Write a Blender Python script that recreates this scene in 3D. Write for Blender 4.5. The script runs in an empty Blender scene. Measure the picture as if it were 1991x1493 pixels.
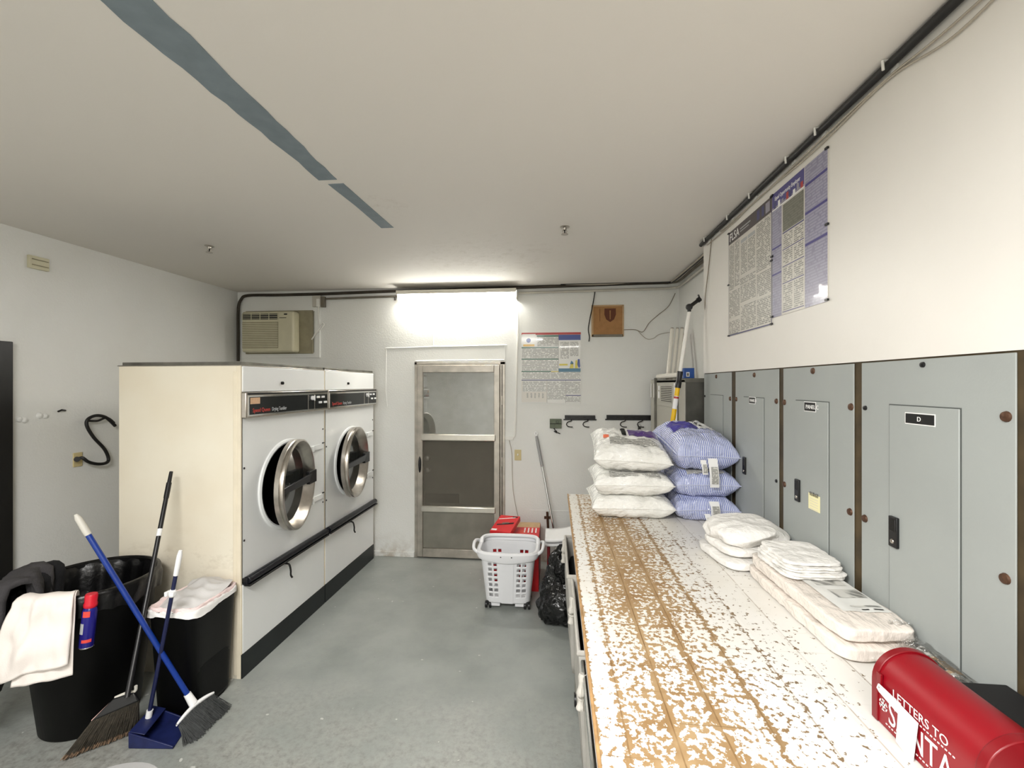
import bpy, bmesh, math, random
from mathutils import Vector, Matrix, Euler, noise
random.seed(7)
C = bpy.context.scene.collection
PI = math.pi
# ---------------------------------------------------------------- camera
F_PX, CX, CY, H = 875.0, 995.5, 747.5, 1.78
TH = math.atan((1079 - CX) / F_PX)
CT, ST = math.cos(TH), math.sin(TH)
def ray(x, y):
    u = (x - CX) / F_PX; v = (CY - y) / F_PX
    return Vector((-ST + u * CT, CT + u * ST, v))
O0 = Vector((0, 0, H))
def on_y(x, y, Y): d = ray(x, y); return O0 + d * (Y / d.y)      # point of a wall facing the camera
def on_x(x, y, X): d = ray(x, y); return O0 + d * (X / d.x)      # point of a side wall
def on_z(x, y, Z): d = ray(x, y); return O0 + d * ((Z - H) / d.z)  # point of a floor, worktop or ceiling
cam_d = bpy.data.cameras.new('camera')
cam = bpy.data.objects.new('camera', cam_d); C.objects.link(cam)
cam_d.sensor_fit = 'HORIZONTAL'; cam_d.sensor_width = 36.0
cam_d.lens = 36.0 * F_PX / 1991.0
cam_d.shift_y = (CY - 746.5) / 1991.0
cam_d.clip_start = 0.05
cam.location = O0
cam.rotation_euler = (PI / 2, 0, TH)
bpy.context.scene.camera = cam

# ---------------------------------------------------------------- materials
def lin(c):
    out = []
    for v in c[:3]:
        v = v / 255.0
        out.append(v / 12.92 if v <= 0.04045 else ((v + 0.055) / 1.055) ** 2.4)
    return (out[0], out[1], out[2], 1.0)

class NT:
    """thin helper over a node tree"""
    def __init__(s, name):
        s.m = bpy.data.materials.new(name); s.m.use_nodes = True
        s.t = s.m.node_tree; s.n = s.t.nodes
        s.b = s.n['Principled BSDF']; s.out = s.n['Material Output']
    def node(s, kind, **kw):
        x = s.n.new(kind)
        for k, v in kw.items(): setattr(x, k, v)
        return x
    def link(s, a, b): s.t.links.new(a, b)
    def _in(s, sock, v):
        if isinstance(v, bpy.types.NodeSocket): s.link(v, sock)
        else: sock.default_value = v
    def math(s, op, a, b=0.0, c=None, clamp=False):
        x = s.node('ShaderNodeMath', operation=op); x.use_clamp = clamp
        s._in(x.inputs[0], a); s._in(x.inputs[1], b)
        if c is not None: s._in(x.inputs[2], c)
        return x.outputs[0]
    def mix(s, f, a, b):
        x = s.node('ShaderNodeMix', data_type='RGBA')
        s._in(x.inputs['Factor'], f); s._in(x.inputs[6], a); s._in(x.inputs[7], b)
        return x.outputs[2]
    def pos(s):
        if not hasattr(s, '_pos'):
            s._pos = s.node('ShaderNodeNewGeometry').outputs['Position']
        return s._pos
    def obj(s): return s.node('ShaderNodeTexCoord').outputs['Object']
    def uv(s): return s.node('ShaderNodeTexCoord').outputs['UV']
    def xyz(s, v):
        x = s.node('ShaderNodeSeparateXYZ'); s.link(v, x.inputs[0]); return x.outputs
    def noise(s, vec, scale, detail=3.0, rough=0.5, stretch=None):
        if stretch:
            mp = s.node('ShaderNodeMapping'); s.link(vec, mp.inputs['Vector'])
            mp.inputs['Scale'].default_value = stretch; vec = mp.outputs[0]
        x = s.node('ShaderNodeTexNoise'); s.link(vec, x.inputs['Vector'])
        x.inputs['Scale'].default_value = scale; x.inputs['Detail'].default_value = detail
        x.inputs['Roughness'].default_value = rough
        return x.outputs[0]
    def ramp(s, f, stops, interp='LINEAR'):
        x = s.node('ShaderNodeValToRGB'); s._in(x.inputs[0], f)
        cr = x.color_ramp; cr.interpolation = interp
        while len(cr.elements) < len(stops): cr.elements.new(0.5)
        for e, (p, c) in zip(cr.elements, stops):
            e.position = p
            e.color = c if not isinstance(c, (int, float)) else (c, c, c, 1)
        return x.outputs[0]
    def bump(s, h, strength=0.3, dist=0.01):
        x = s.node('ShaderNodeBump'); s.link(h, x.inputs['Height'])
        x.inputs['Strength'].default_value = strength; x.inputs['Distance'].default_value = dist
        return x.outputs[0]
    def set(s, **kw):
        for k, v in kw.items(): s._in(s.b.inputs[k.replace('_', ' ')], v)
        return s.m

def pbr(name, col, rough=0.5, metal=0.0, var=0.0, vscale=8.0, bump=0.0, bscale=60.0, bdist=0.004, coat=0.0, spec=None, use_obj=True):
    t = NT(name); c = lin(col)
    v = t.obj() if use_obj else t.pos()
    if var > 0:
        n = t.noise(v, vscale, 4.0)
        lo = tuple(x * (1 - var) for x in c[:3]) + (1,)
        hi = tuple(min(1, x * (1 + var * 0.6)) for x in c[:3]) + (1,)
        t.link(t.ramp(n, [(0.3, lo), (0.7, hi)]), t.b.inputs['Base Color'])
    else:
        t.b.inputs['Base Color'].default_value = c
    t.b.inputs['Roughness'].default_value = rough; t.b.inputs['Metallic'].default_value = metal
    if spec is not None: t.b.inputs['Specular IOR Level'].default_value = spec
    if coat > 0:
        t.b.inputs['Coat Weight'].default_value = coat; t.b.inputs['Coat Roughness'].default_value = 0.08
    if bump > 0:
        t.link(t.bump(t.noise(v, bscale, 4.0), bump, bdist), t.b.inputs['Normal'])
    return t.m

def emis(name, col, strength):
    t = NT(name)
    t.set(Base_Color=lin(col), Emission_Color=lin(col), Emission_Strength=strength)
    return t.m

M = {}
M['ceiling'] = None
# ceiling: off-white paint, rough plaster patch over the lamp, slight bump
t = NT('ceiling_paint'); p = t.pos(); x = t.xyz(p)
n1 = t.noise(p, 90, 3.0); n2 = t.noise(p, 7.0, 5.0, 0.65)
def blob(t, x, cx, cy, rx, ry):
    a = t.math('DIVIDE', t.math('SUBTRACT', x[0], cx), rx); b = t.math('DIVIDE', t.math('SUBTRACT', x[1], cy), ry)
    d = t.math('ADD', t.math('MULTIPLY', a, a), t.math('MULTIPLY', b, b))
    return t.math('SUBTRACT', 1.0, d, clamp=True)
pa = blob(t, x, -0.55, 3.55, 0.8, 0.75); pb = blob(t, x, -0.95, 2.42, 0.16, 0.2)
rough_mask = t.math('MAXIMUM', pa, pb)
h = t.math('ADD', t.math('MULTIPLY', n1, 0.12), t.math('MULTIPLY', t.math('MULTIPLY', n2, rough_mask), 3.0))
stain = t.math('MULTIPLY', rough_mask, t.ramp(t.noise(p, 14, 5, 0.7), [(0.52, 0.0), (0.66, 1.0)]))
col = t.mix(t.math('MULTIPLY', stain, 0.3), lin((226, 222, 216)), lin((186, 178, 164)))
M['ceiling'] = t.set(Base_Color=col, Roughness=0.75, Normal=t.bump(h, 0.35, 0.006))
# walls: thick white paint over plaster
def wallmat(name, col, dirt=True):
    t = NT(name); p = t.pos(); x = t.xyz(p)
    n = t.noise(p, 70, 4.0, 0.6); n2 = t.noise(p, 5.0, 4.0); n3 = t.noise(p, 2.2, 5.0)
    c = t.mix(t.ramp(n3, [(0.4, 0.0), (0.7, 0.12)]), lin(col), lin((206, 199, 184)))
    low = t.ramp(x[2], [(0.0, 1.0), (0.14, 0.25), (0.3, 0.0)])
    dm = t.math('MULTIPLY', low, t.ramp(t.noise(p, 9, 5, 0.65), [(0.42, 0.0), (0.62, 1.0)]))
    c = t.mix(t.math('MULTIPLY', dm, 0.6), c, lin((146, 124, 92)))
    hgt = t.math('ADD', n, t.math('MULTIPLY', n2, 0.8))
    return t.set(Base_Color=c, Roughness=0.55, Normal=t.bump(hgt, 0.32, 0.006))
M['wall'] = wallmat('white_wall_paint', (232, 233, 230))
M['wall_left'] = wallmat('white_left_wall_paint', (226, 227, 225))
M['soffit'] = pbr('soffit_paint', (230, 227, 221), 0.42, bump=0.12, bscale=45, bdist=0.003, use_obj=False, var=0.03, vscale=2.5)
# floor: grey painted concrete, worn and stained towards the door side
t = NT('painted_concrete'); p = t.pos(); x = t.xyz(p)
n1 = t.noise(p, 3.0, 6.0, 0.62); n2 = t.noise(p, 28.0, 5.0, 0.7); n3 = t.noise(p, 95.0, 3.0)
near = t.ramp(t.math('MULTIPLY_ADD', x[1], -0.5, 1.6), [(0.25, 0.0), (0.8, 1.0)])   # 1 near the entry, 0 by the far wall
base = t.mix(t.ramp(n1, [(0.35, 0.0), (0.68, 1.0)]), lin((156, 160, 156)), lin((138, 143, 139)))
worn = t.mix(t.ramp(n2, [(0.36, 0.0), (0.62, 1.0)]), lin((84, 79, 70)), lin((152, 147, 139)))
wm = t.math('MULTIPLY', near, t.ramp(t.math('ADD', t.math('MULTIPLY', n1, 0.6), t.math('MULTIPLY', n2, 0.4)), [(0.36, 1.0), (0.6, 0.12)]))
c = t.mix(wm, base, worn)
spk = t.ramp(t.noise(p, 60, 2.0), [(0.71, 0.0), (0.75, 1.0)])
c = t.mix(t.math('MULTIPLY', spk, 0.35), c, lin((88, 84, 76)))
spl = t.ramp(t.noise(p, 23, 1.0), [(0.77, 0.0), (0.79, 1.0)])
c = t.mix(t.math('MULTIPLY', spl, 0.6), c, lin((215, 215, 210)))
rg = t.math('MULTIPLY_ADD', wm, 0.35, 0.3)
M['floor'] = t.set(Base_Color=c, Roughness=rg, Normal=t.bump(t.math('ADD', t.math('MULTIPLY', n2, 0.6), t.math('MULTIPLY', n3, 0.25)), 0.22, 0.005))
# counter: white paint flaking off tan boards with dark joints
t = NT('flaking_counter_paint'); p = t.pos(); x = t.xyz(p)
n1 = t.noise(p, 64, 4.5, 0.58, stretch=(1.0, 0.9, 1.0)); n2 = t.noise(p, 3.6, 3.0); n4 = t.noise(p, 15, 3.0)
thr = t.ramp(x[0], [(0.09, 0.62), (0.105, 0.36), (0.15, 0.40), (0.20, 0.485), (0.37, 0.49), (0.43, 0.45), (0.49, 0.42), (0.59, 0.385), (0.68, 0.355), (0.80, 0.31), (1.0, 0.26)])
farw = t.ramp(t.math('MULTIPLY', x[1], 0.3), [(0.42, 0.0), (0.52, 0.055), (0.62, 0.085), (0.75, 0.06), (0.82, 0.0)])
farx = t.ramp(x[0], [(0.18, 0.0), (0.24, 1.0), (0.42, 1.0), (0.55, 0.3), (0.65, 0.0)])
thr = t.math('ADD', thr, t.math('MULTIPLY', farw, farx))
fx = t.math('FRACT', t.math('MULTIPLY_ADD', x[0], 1 / 0.11, -0.157 / 0.11 + 0.5 + 4))
dx = t.math('MULTIPLY', t.math('ABSOLUTE', t.math('SUBTRACT', fx, 0.5)), 0.11)
fy = t.math('FRACT', t.math('MULTIPLY_ADD', x[1], 1 / 0.106, -1.385 / 0.106 + 0.5 + 14))
dy = t.math('MULTIPLY', t.math('ABSOLUTE', t.math('SUBTRACT', fy, 0.5)), 0.106)
wx = t.ramp(t.math('MULTIPLY', dx, 40.0), [(0.0, 1.0), (0.25, 0.75), (0.55, 0.0)])
wy = t.ramp(t.math('MULTIPLY', dy, 60.0), [(0.0, 1.0), (0.4, 0.3), (0.7, 0.0)])
wsel = t.ramp(x[0], [(0.12, 0.5), (0.2, 1.0), (0.45, 0.85), (0.58, 0.5), (0.66, 0.22), (0.9, 0.1)])
thr = t.math('ADD', thr, t.math('MULTIPLY', t.math('MULTIPLY', wx, 0.17), wsel))
thr = t.math('ADD', thr, t.math('MULTIPLY', t.math('MULTIPLY', wy, 0.09), wsel))
val = t.math('ADD', n1, t.math('MULTIPLY', t.math('SUBTRACT', n2, 0.5), 0.22))
val = t.math('ADD', val, t.math('MULTIPLY', t.math('SUBTRACT', n4, 0.5), 0.16))
paint = t.ramp(t.math('MULTIPLY_ADD', t.math('SUBTRACT', val, thr), 6.0, 0.5), [(0.44, 0.0), (0.56, 1.0)])
wood = t.mix(t.ramp(t.noise(p, 9, 5.0, 0.6), [(0.35, 0.0), (0.65, 1.0)]), lin((146, 114, 74)), lin((170, 143, 105)))
wood = t.mix(t.ramp(x[0], [(0.45, 0.0), (0.62, 0.8)]), wood, lin((112, 96, 76)))
joint = t.math('MULTIPLY', t.ramp(t.math('MULTIPLY', dx, 100.0), [(0.12, 1.0), (0.26, 0.0)]), t.ramp(t.noise(p, 13, 2.0), [(0.4, 0.35), (0.55, 1.0)]))
whitec = t.mix(t.ramp(n2, [(0.4, 0.0), (0.7, 1.0)]), lin((228, 226, 221)), lin((222, 218, 209)))
c = t.mix(paint, wood, whitec)
c = t.mix(t.math('MULTIPLY', joint, t.math('MAXIMUM', t.math('MULTIPLY', wsel, 0.8), 0.5)), c, lin((112, 80, 40)))
jy = t.math('MULTIPLY', t.ramp(t.math('MULTIPLY', dy, 100.0), [(0.06, 1.0), (0.16, 0.0)]), t.ramp(t.noise(p, 5, 2.0), [(0.45, 0.0), (0.6, 0.8)]))
c = t.mix(t.math('MULTIPLY', jy, t.ramp(x[0], [(0.3, 0.8), (0.8, 0.3)])), c, lin((96, 72, 42)))
hh = t.math('ADD', t.math('MULTIPLY', paint, 0.5), t.math('MULTIPLY', wx, -0.5))
M['counter'] = t.set(Base_Color=c, Roughness=t.math('MULTIPLY_ADD', paint, -0.2, 0.6), Normal=t.bump(hh, 0.4, 0.004))
M['counter_edge'] = pbr('worn_counter_edge', (176, 138, 92), 0.6, var=0.35, vscale=25)
M['painted_apron'] = pbr('pale_apron_paint', (206, 198, 190), 0.6, var=0.12, vscale=12)

M['dryer_white'] = pbr('white_enamel', (234, 236, 236), 0.3, bump=0.03, bscale=120, var=0.02, vscale=3)
t = NT('aged_cream_enamel'); p = t.obj(); x = t.xyz(p)
st = t.math('MULTIPLY', t.ramp(x[2], [(0.35, 0.0), (0.62, 0.55), (0.74, 1.0), (0.8, 0.2), (1.0, 0.0)]), t.ramp(t.noise(p, 6, 5.0, 0.7, stretch=(1, 1, 1.8)), [(0.5, 0.0), (0.7, 1.0)]))
c = t.mix(t.ramp(t.noise(p, 2.0, 4.0), [(0.3, 0.0), (0.7, 1.0)]), lin((238, 232, 215)), lin((231, 221, 200)))
c = t.mix(t.math('MULTIPLY', st, 0.35), c, lin((150, 130, 98)))
M['dryer_cream'] = t.set(Base_Color=c, Roughness=0.4)
M['cream_trim'] = pbr('cream_trim', (232, 222, 200), 0.45, var=0.06, vscale=10)
M['steel'] = pbr('brushed_steel', (196, 190, 182), 0.28, 1.0, var=0.1, vscale=30)
M['chrome'] = pbr('polished_chrome', (222, 222, 222), 0.1, 1.0)
M['galv'] = pbr('dull_galvanised_steel', (118, 116, 108), 0.55, 0.6, var=0.35, vscale=9)
M['alum'] = pbr('weathered_aluminium', (186, 180, 170), 0.42, 0.75, var=0.2, vscale=12)
M['alum_bright'] = pbr('bright_aluminium', (222, 218, 208), 0.3, 0.8, var=0.08, vscale=12)
M['black'] = pbr('black_plastic', (16, 16, 18), 0.38)
M['black_gloss'] = pbr('black_glossy_panel', (20, 24, 26), 0.16)
M['black_matt'] = pbr('black_matt', (9, 9, 10), 0.75)
M['navy_dark'] = pbr('dark_vinyl_bumper', (18, 20, 27), 0.3)
M['kick'] = pbr('dark_kick_plate', (17, 24, 26), 0.45, var=0.25, vscale=6)
M['glass_dark'] = pbr('smoked_door_glass', (46, 48, 46), 0.05, spec=0.8)
M['red_text'] = pbr('red_lettering', (186, 62, 54), 0.5)
M['grey_text'] = pbr('grey_lettering', (170, 172, 174), 0.5)
M['white_text'] = pbr('white_lettering', (240, 240, 238), 0.5)
M['white_plastic'] = pbr('white_plastic', (236, 236, 236), 0.35)
M['beige_plastic'] = pbr('aged_beige_plastic', (202, 197, 170), 0.45, var=0.06, vscale=10)
M['beige_dark'] = pbr('stained_beige_sleeve', (150, 143, 118), 0.6, var=0.15, vscale=14)
M['almond'] = pbr('almond_plate', (206, 190, 142), 0.4)
M['sticker'] = pbr('tan_sticker', (216, 176, 140), 0.55, var=0.15, vscale=60)
M['conduit'] = pbr('painted_conduit', (120, 114, 102), 0.5, 0.3, var=0.25, vscale=10)
M['conduit_dark'] = pbr('dark_conduit', (62, 55, 46), 0.5, 0.3, var=0.3, vscale=10)
M['conduit_white'] = pbr('white_painted_conduit', (196, 192, 182), 0.5, var=0.1, vscale=12)
M['cable_black'] = pbr('black_cable', (20, 19, 19), 0.5)
M['cable_grey'] = pbr('grey_cable', (172, 164, 150), 0.55)
M['cable_white'] = pbr('white_cable', (232, 231, 226), 0.5)
M['cable_brown'] = pbr('thin_brown_wire', (132, 122, 106), 0.6)
M['strip'] = pbr('blue_grey_strip_paint', (124, 137, 145), 0.6, var=0.1, vscale=16, bump=0.15, bscale=30, use_obj=False)
M['panel_grey'] = pbr('grey_enamel_panel', (158, 163, 161), 0.5, bump=0.1, bscale=160, bdist=0.002, var=0.05, vscale=3.0)
M['panel_seam'] = pbr('panel_door_seam', (80, 84, 82), 0.6)
M['brown_board'] = pbr('dark_brown_backing', (70, 57, 34), 0.7, var=0.5, vscale=10, use_obj=False)
M['rust'] = pbr('rusty_screw', (92, 66, 50), 0.5, 0.5, var=0.3, vscale=90)
M['cabinet_grey'] = pbr('grey_beige_cabinet', (176, 174, 164), 0.5, var=0.05, vscale=4)
M['cabinet_dark'] = pbr('blackened_cabinet_side', (84, 83, 77), 0.6, 0.3, var=0.35, vscale=7)
M['paper'] = pbr('white_paper', (226, 226, 222), 0.35, coat=0.4)
M['paper_warm'] = pbr('off_white_paper', (214, 210, 202), 0.35, coat=0.4)
M['note'] = pbr('pale_yellow_paper', (240, 234, 186), 0.7)
M['cardboard'] = pbr('brown_cardboard', (168, 124, 78), 0.8, var=0.12, vscale=20)
M['cardboard_tan'] = pbr('tan_cardboard', (190, 160, 122), 0.8, var=0.1, vscale=20)
M['brown_print'] = pbr('dark_brown_print', (96, 50, 26), 0.7)
M['red_card'] = pbr('red_printed_card', (206, 26, 34), 0.45, var=0.06, vscale=8)
M['red_card_dark'] = pbr('dark_red_card', (120, 16, 24), 0.5)
M['basket'] = pbr('white_basket_plastic', (226, 227, 230), 0.4)
t = NT('crumpled_black_bag'); p = t.obj()
hh = t.math('ADD', t.noise(p, 9, 2.5, 0.5), t.math('MULTIPLY', t.noise(p, 24, 2.0), 0.25))
M['bag'] = t.set(Base_Color=lin((3, 3, 4)), Roughness=0.24, Specular_IOR_Level=0.6, Normal=t.bump(hh, 1.0, 0.06))
M['can_black'] = pbr('black_bin_plastic', (3, 3, 3), 0.5, spec=0.22)
M['liner'] = pbr('black_bin_liner', (5, 5, 6), 0.34, bump=0.4, bscale=14, bdist=0.015, spec=0.4)
M['terry_grey'] = pbr('dark_grey_fleece', (62, 60, 62), 0.95, bump=0.5, bscale=160, bdist=0.006, var=0.2, vscale=20)
M['terry_black'] = pbr('black_fleece', (14, 14, 17), 0.95, bump=0.5, bscale=160, bdist=0.006)
M['towel_white'] = pbr('white_towel', (230, 222, 216), 0.9, bump=0.3, bscale=220, bdist=0.003)
M['laundry_grey'] = pbr('pale_grey_cloth', (205, 203, 202), 0.9, bump=0.25, bscale=150, bdist=0.004)
M['laundry_pink'] = pbr('pale_pink_cloth', (238, 216, 214), 0.9, bump=0.25, bscale=150, bdist=0.004)
M['laundry_white'] = pbr('white_hem', (242, 240, 238), 0.9)
M['blue_handle'] = pbr('blue_broom_pole', (14, 50, 132), 0.32, var=0.12, vscale=14)
M['navy_pole'] = pbr('navy_pole', (22, 28, 66), 0.35)
M['dustpan_blue'] = pbr('dusty_navy_plastic', (24, 33, 80), 0.45, var=0.3, vscale=18)
M['bristle_grey'] = pbr('dark_grey_bristles', (62, 64, 64), 0.8, var=0.3, vscale=40)
M['bristle_brown'] = pbr('brown_black_bristles', (70, 64, 54), 0.8, var=0.4, vscale=40)
M['bristle_tip'] = pbr('tan_bristle_tips', (150, 122, 98), 0.85, var=0.3, vscale=50)
M['pink_edge'] = pbr('worn_pink_edge', (206, 168, 160), 0.6)
M['pale_grip'] = pbr('pale_grey_grip', (200, 197, 188), 0.5)
M['spray_blue'] = pbr('blue_can_print', (26, 22, 112), 0.22)
M['spray_red'] = pbr('red_cap_plastic', (198, 20, 42), 0.35)
M['spray_orange'] = pbr('orange_red_print', (214, 70, 60), 0.35)
M['grey_lid'] = pbr('grey_lid_plastic', (150, 150, 150), 0.5, bump=0.1, bscale=80)
M['mail_red'] = pbr('red_painted_tin', (134, 2, 20), 0.4)
M['mail_red_dark'] = pbr('red_painted_tin_rim', (120, 2, 16), 0.38)
M['yellow_tube'] = pbr('yellow_fibreglass', (236, 190, 20), 0.4)
M['white_pole'] = pbr('white_painted_pole', (232, 230, 224), 0.35)
M['tube_white'] = pbr('milky_tube_glass', (232, 228, 218), 0.15)
M['tube_red'] = pbr('dark_red_tube', (120, 26, 18), 0.4)
M['blue_box'] = pbr('blue_box', (24, 74, 150), 0.45)
M['key_green'] = pbr('dull_green_key_box', (92, 100, 82), 0.45, 0.3, var=0.2, vscale=30)
M['iron'] = pbr('dark_iron', (34, 33, 32), 0.45, 0.6)
M['canvas'] = pbr('grey_white_vinyl', (178, 175, 168), 0.6, var=0.14, vscale=9, bump=0.3, bscale=18, bdist=0.01)
M['knot_cloth'] = pbr('grey_white_cloth', (196, 192, 184), 0.9, bump=0.5, bscale=60, bdist=0.01)
M['sticker_purple'] = pbr('purple_label', (84, 52, 128), 0.35, coat=0.5)
M['label_blue'] = pbr('royal_blue_label', (66, 60, 160), 0.35, coat=0.5)
M['label_white'] = pbr('white_label', (232, 232, 232), 0.5)
M['orange_mark'] = pbr('orange_label_mark', (224, 116, 84), 0.5)

# white pillow under shiny wrinkled plastic
def plastic_pillow(name, stripes):
    t = NT(name); p = t.obj()
    if stripes:
        u = t.xyz(t.uv())[0]
        s = t.math('SINE', t.math('MULTIPLY', u, 2 * PI * 46))
        c = t.ramp(t.math('MULTIPLY_ADD', s, 0.5, 0.5), [(0.36, lin((108, 122, 192))), (0.58, lin((222, 226, 240)))])
    else:
        c = t.mix(t.ramp(t.noise(p, 5, 3.0), [(0.4, 0.0), (0.65, 1.0)]), lin((236, 236, 232)), lin((224, 223, 217)))
    nb = t.bump(t.math('ADD', t.noise(p, 8, 4.0, 0.55, stretch=(1.0, 1.0, 1.8)), t.math('MULTIPLY', t.noise(p, 30, 3.0), 0.2)), 0.75, 0.035)
    w = t.math('ADD', t.noise(p, 11, 3.0, 0.6), t.math('MULTIPLY', t.noise(p, 26, 3.0), 0.35))
    return t.set(Base_Color=c, Roughness=0.7, Normal=nb, Coat_Weight=0.9, Coat_Roughness=0.06, Coat_Normal=t.bump(w, 1.0, 0.05))
M['pillow_white'] = plastic_pillow('white_pillow_in_plastic', False)
M['pillow_blue'] = plastic_pillow('blue_striped_pillow_in_plastic', True)
t = NT('white_cotton'); p = t.obj()
hh = t.math('ADD', t.noise(p, 9, 4.0, 0.55), t.math('MULTIPLY', t.noise(p, 30, 3.0), 0.35))
M['cotton'] = t.set(Base_Color=lin((232, 230, 226)), Roughness=0.9, Normal=t.bump(hh, 0.8, 0.03))
t = NT('linen_in_plastic'); p = t.obj()
w = t.math('ADD', t.noise(p, 10, 4.0, 0.6, stretch=(1.6, 0.6, 1.0)), t.math('MULTIPLY', t.noise(p, 34, 3.0, stretch=(1.6, 0.5, 1.0)), 0.4))
M['linen_pack'] = t.set(Base_Color=lin((228, 219, 210)), Roughness=0.75, Coat_Weight=0.9, Coat_Roughness=0.08, Coat_Normal=t.bump(w, 0.9, 0.04), Normal=t.bump(w, 0.25, 0.03))
# clear crinkled plastic film
t = NT('clear_plastic_film'); p = t.obj()
tr = t.node('ShaderNodeBsdfTransparent'); gl = t.node('ShaderNodeBsdfGlossy'); gl.inputs['Roughness'].default_value = 0.08
gl.inputs['Color'].default_value = (0.98, 0.98, 0.98, 1); tr.inputs['Color'].default_value = (0.96, 0.96, 0.96, 1)
nb = t.bump(t.math('ADD', t.noise(p, 18, 4.0, 0.6), t.math('MULTIPLY', t.noise(p, 60, 2.0), 0.3)), 0.9, 0.04); t.link(nb, gl.inputs['Normal'])
fr = t.node('ShaderNodeFresnel'); fr.inputs['IOR'].default_value = 1.5; t.link(nb, fr.inputs['Normal'])
mx = t.node('ShaderNodeMixShader'); t.link(t.math('ADD', fr.outputs[0], 0.08), mx.inputs[0]); t.link(tr.outputs[0], mx.inputs[1]); t.link(gl.outputs[0], mx.inputs[2])
t.link(mx.outputs[0], t.out.inputs['Surface']); M['film'] = t.m
# window pane with an uneven milky layer mixed in
t = NT('milky_pane'); p = t.obj()
tr = t.node('ShaderNodeBsdfTransparent'); gl = t.node('ShaderNodeBsdfGlossy'); gl.inputs['Roughness'].default_value = 0.03
tr.inputs['Color'].default_value = (0.75, 0.77, 0.74, 1)
df = t.node('ShaderNodeBsdfDiffuse'); df.inputs['Color'].default_value = lin((178, 178, 168))
m1 = t.node('ShaderNodeMixShader'); m1.inputs[0].default_value = 0.32
t.link(tr.outputs[0], m1.inputs[1]); t.link(gl.outputs[0], m1.inputs[2])
m2 = t.node('ShaderNodeMixShader'); t.link(t.ramp(t.noise(p, 3.5, 5.0, 0.6), [(0.35, 0.10), (0.7, 0.42)]), m2.inputs[0])
t.link(m1.outputs[0], m2.inputs[1]); t.link(df.outputs[0], m2.inputs[2])
t.link(m2.outputs[0], t.out.inputs['Surface']); M['pane'] = t.m
# insect screen
t = NT('insect_screen'); p = t.obj()
tr = t.node('ShaderNodeBsdfTransparent'); df = t.node('ShaderNodeBsdfDiffuse'); df.inputs['Color'].default_value = lin((124, 120, 110))
m1 = t.node('ShaderNodeMixShader'); t.link(t.ramp(t.noise(p, 2.4, 4.0), [(0.3, 0.36), (0.7, 0.58)]), m1.inputs[0])
t.link(tr.outputs[0], m1.inputs[1]); t.link(df.outputs[0], m1.inputs[2]); t.link(m1.outputs[0], t.out.inputs['Surface']); M['screen'] = t.m
M['kick_panel'] = pbr('grey_door_panel', (136, 134, 124), 0.5, 0.3, var=0.2, vscale=5, bump=0.2, bscale=220, bdist=0.001)
M['inner_door'] = pbr('grey_inner_door', (134, 130, 118), 0.5, var=0.1, vscale=4)
# fine print on posters and labels
def print_mat(name, ink, paper, line=0.011, word=55.0, coat=0.35, cover=0.42):
    """rows of illegible small type: rows along z, words along x and y"""
    t = NT(name); p = t.obj(); x = t.xyz(p)
    row = t.math('DIVIDE', x[2], line)
    on = t.ramp(t.math('FRACT', t.math('ADD', row, 50.0)), [(0.0, 0.0), (0.12, 1.0), (0.62, 1.0), (0.74, 0.0)])
    cv = t.node('ShaderNodeCombineXYZ')
    t.link(t.math('MULTIPLY', t.math('ADD', x[0], x[1]), word), cv.inputs[0]); t.link(t.math('MULTIPLY', t.math('FLOOR', row), 3.7), cv.inputs[1])
    w = t.node('ShaderNodeTexNoise'); t.link(cv.outputs[0], w.inputs['Vector']); w.inputs['Scale'].default_value = 1.0; w.inputs['Detail'].default_value = 1.0
    f = t.math('MULTIPLY', on, t.ramp(w.outputs[0], [(cover - .04, 0.0), (cover + .04, 1.0)]))
    return t.set(Base_Color=t.mix(f, lin(paper), lin(ink)), Roughness=0.35, Coat_Weight=coat)
M['print'] = print_mat('grey_fine_print', (158, 158, 154), (224, 224, 220), .012)
M['print_side'] = print_mat('grey_fine_print_wall', (140, 138, 132), (214, 211, 203), .009)
M['print_lilac'] = print_mat('lilac_fine_print', (160, 158, 180), (138, 136, 160), .012)
M['print_olive'] = print_mat('olive_block_print', (118, 118, 106), (102, 102, 90), .011)
M['print_label'] = print_mat('dense_label_print', (128, 128, 124), (206, 205, 199), .006, 90.0)
M['p_red'] = pbr('poster_red', (176, 44, 36), 0.35, coat=0.35); M['p_green'] = pbr('poster_green', (24, 92, 70), 0.35, coat=0.35)
M['p_blue'] = pbr('poster_blue', (34, 62, 140), 0.35, coat=0.35); M['p_teal'] = pbr('poster_teal', (30, 104, 136), 0.35, coat=0.35)
M['p_yellow'] = pbr('poster_yellow', (206, 190, 52), 0.35, coat=0.35); M['p_gold'] = pbr('poster_gold', (222, 182, 92), 0.35, coat=0.35)
M['p_navy'] = pbr('poster_navy', (48, 50, 108), 0.35, coat=0.35); M['p_dark'] = pbr('poster_charcoal', (58, 48, 50), 0.35, coat=0.35)
M['p_violet'] = pbr('poster_violet', (62, 56, 130), 0.35, coat=0.35); M['p_greyfig'] = pbr('poster_grey_figures', (150, 146, 160), 0.4, coat=0.3)
M['lamp'] = emis('lit_diffuser', (255, 252, 244), 17.0)
M['lamp_housing'] = pbr('white_lamp_housing', (226, 222, 210), 0.5)
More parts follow.
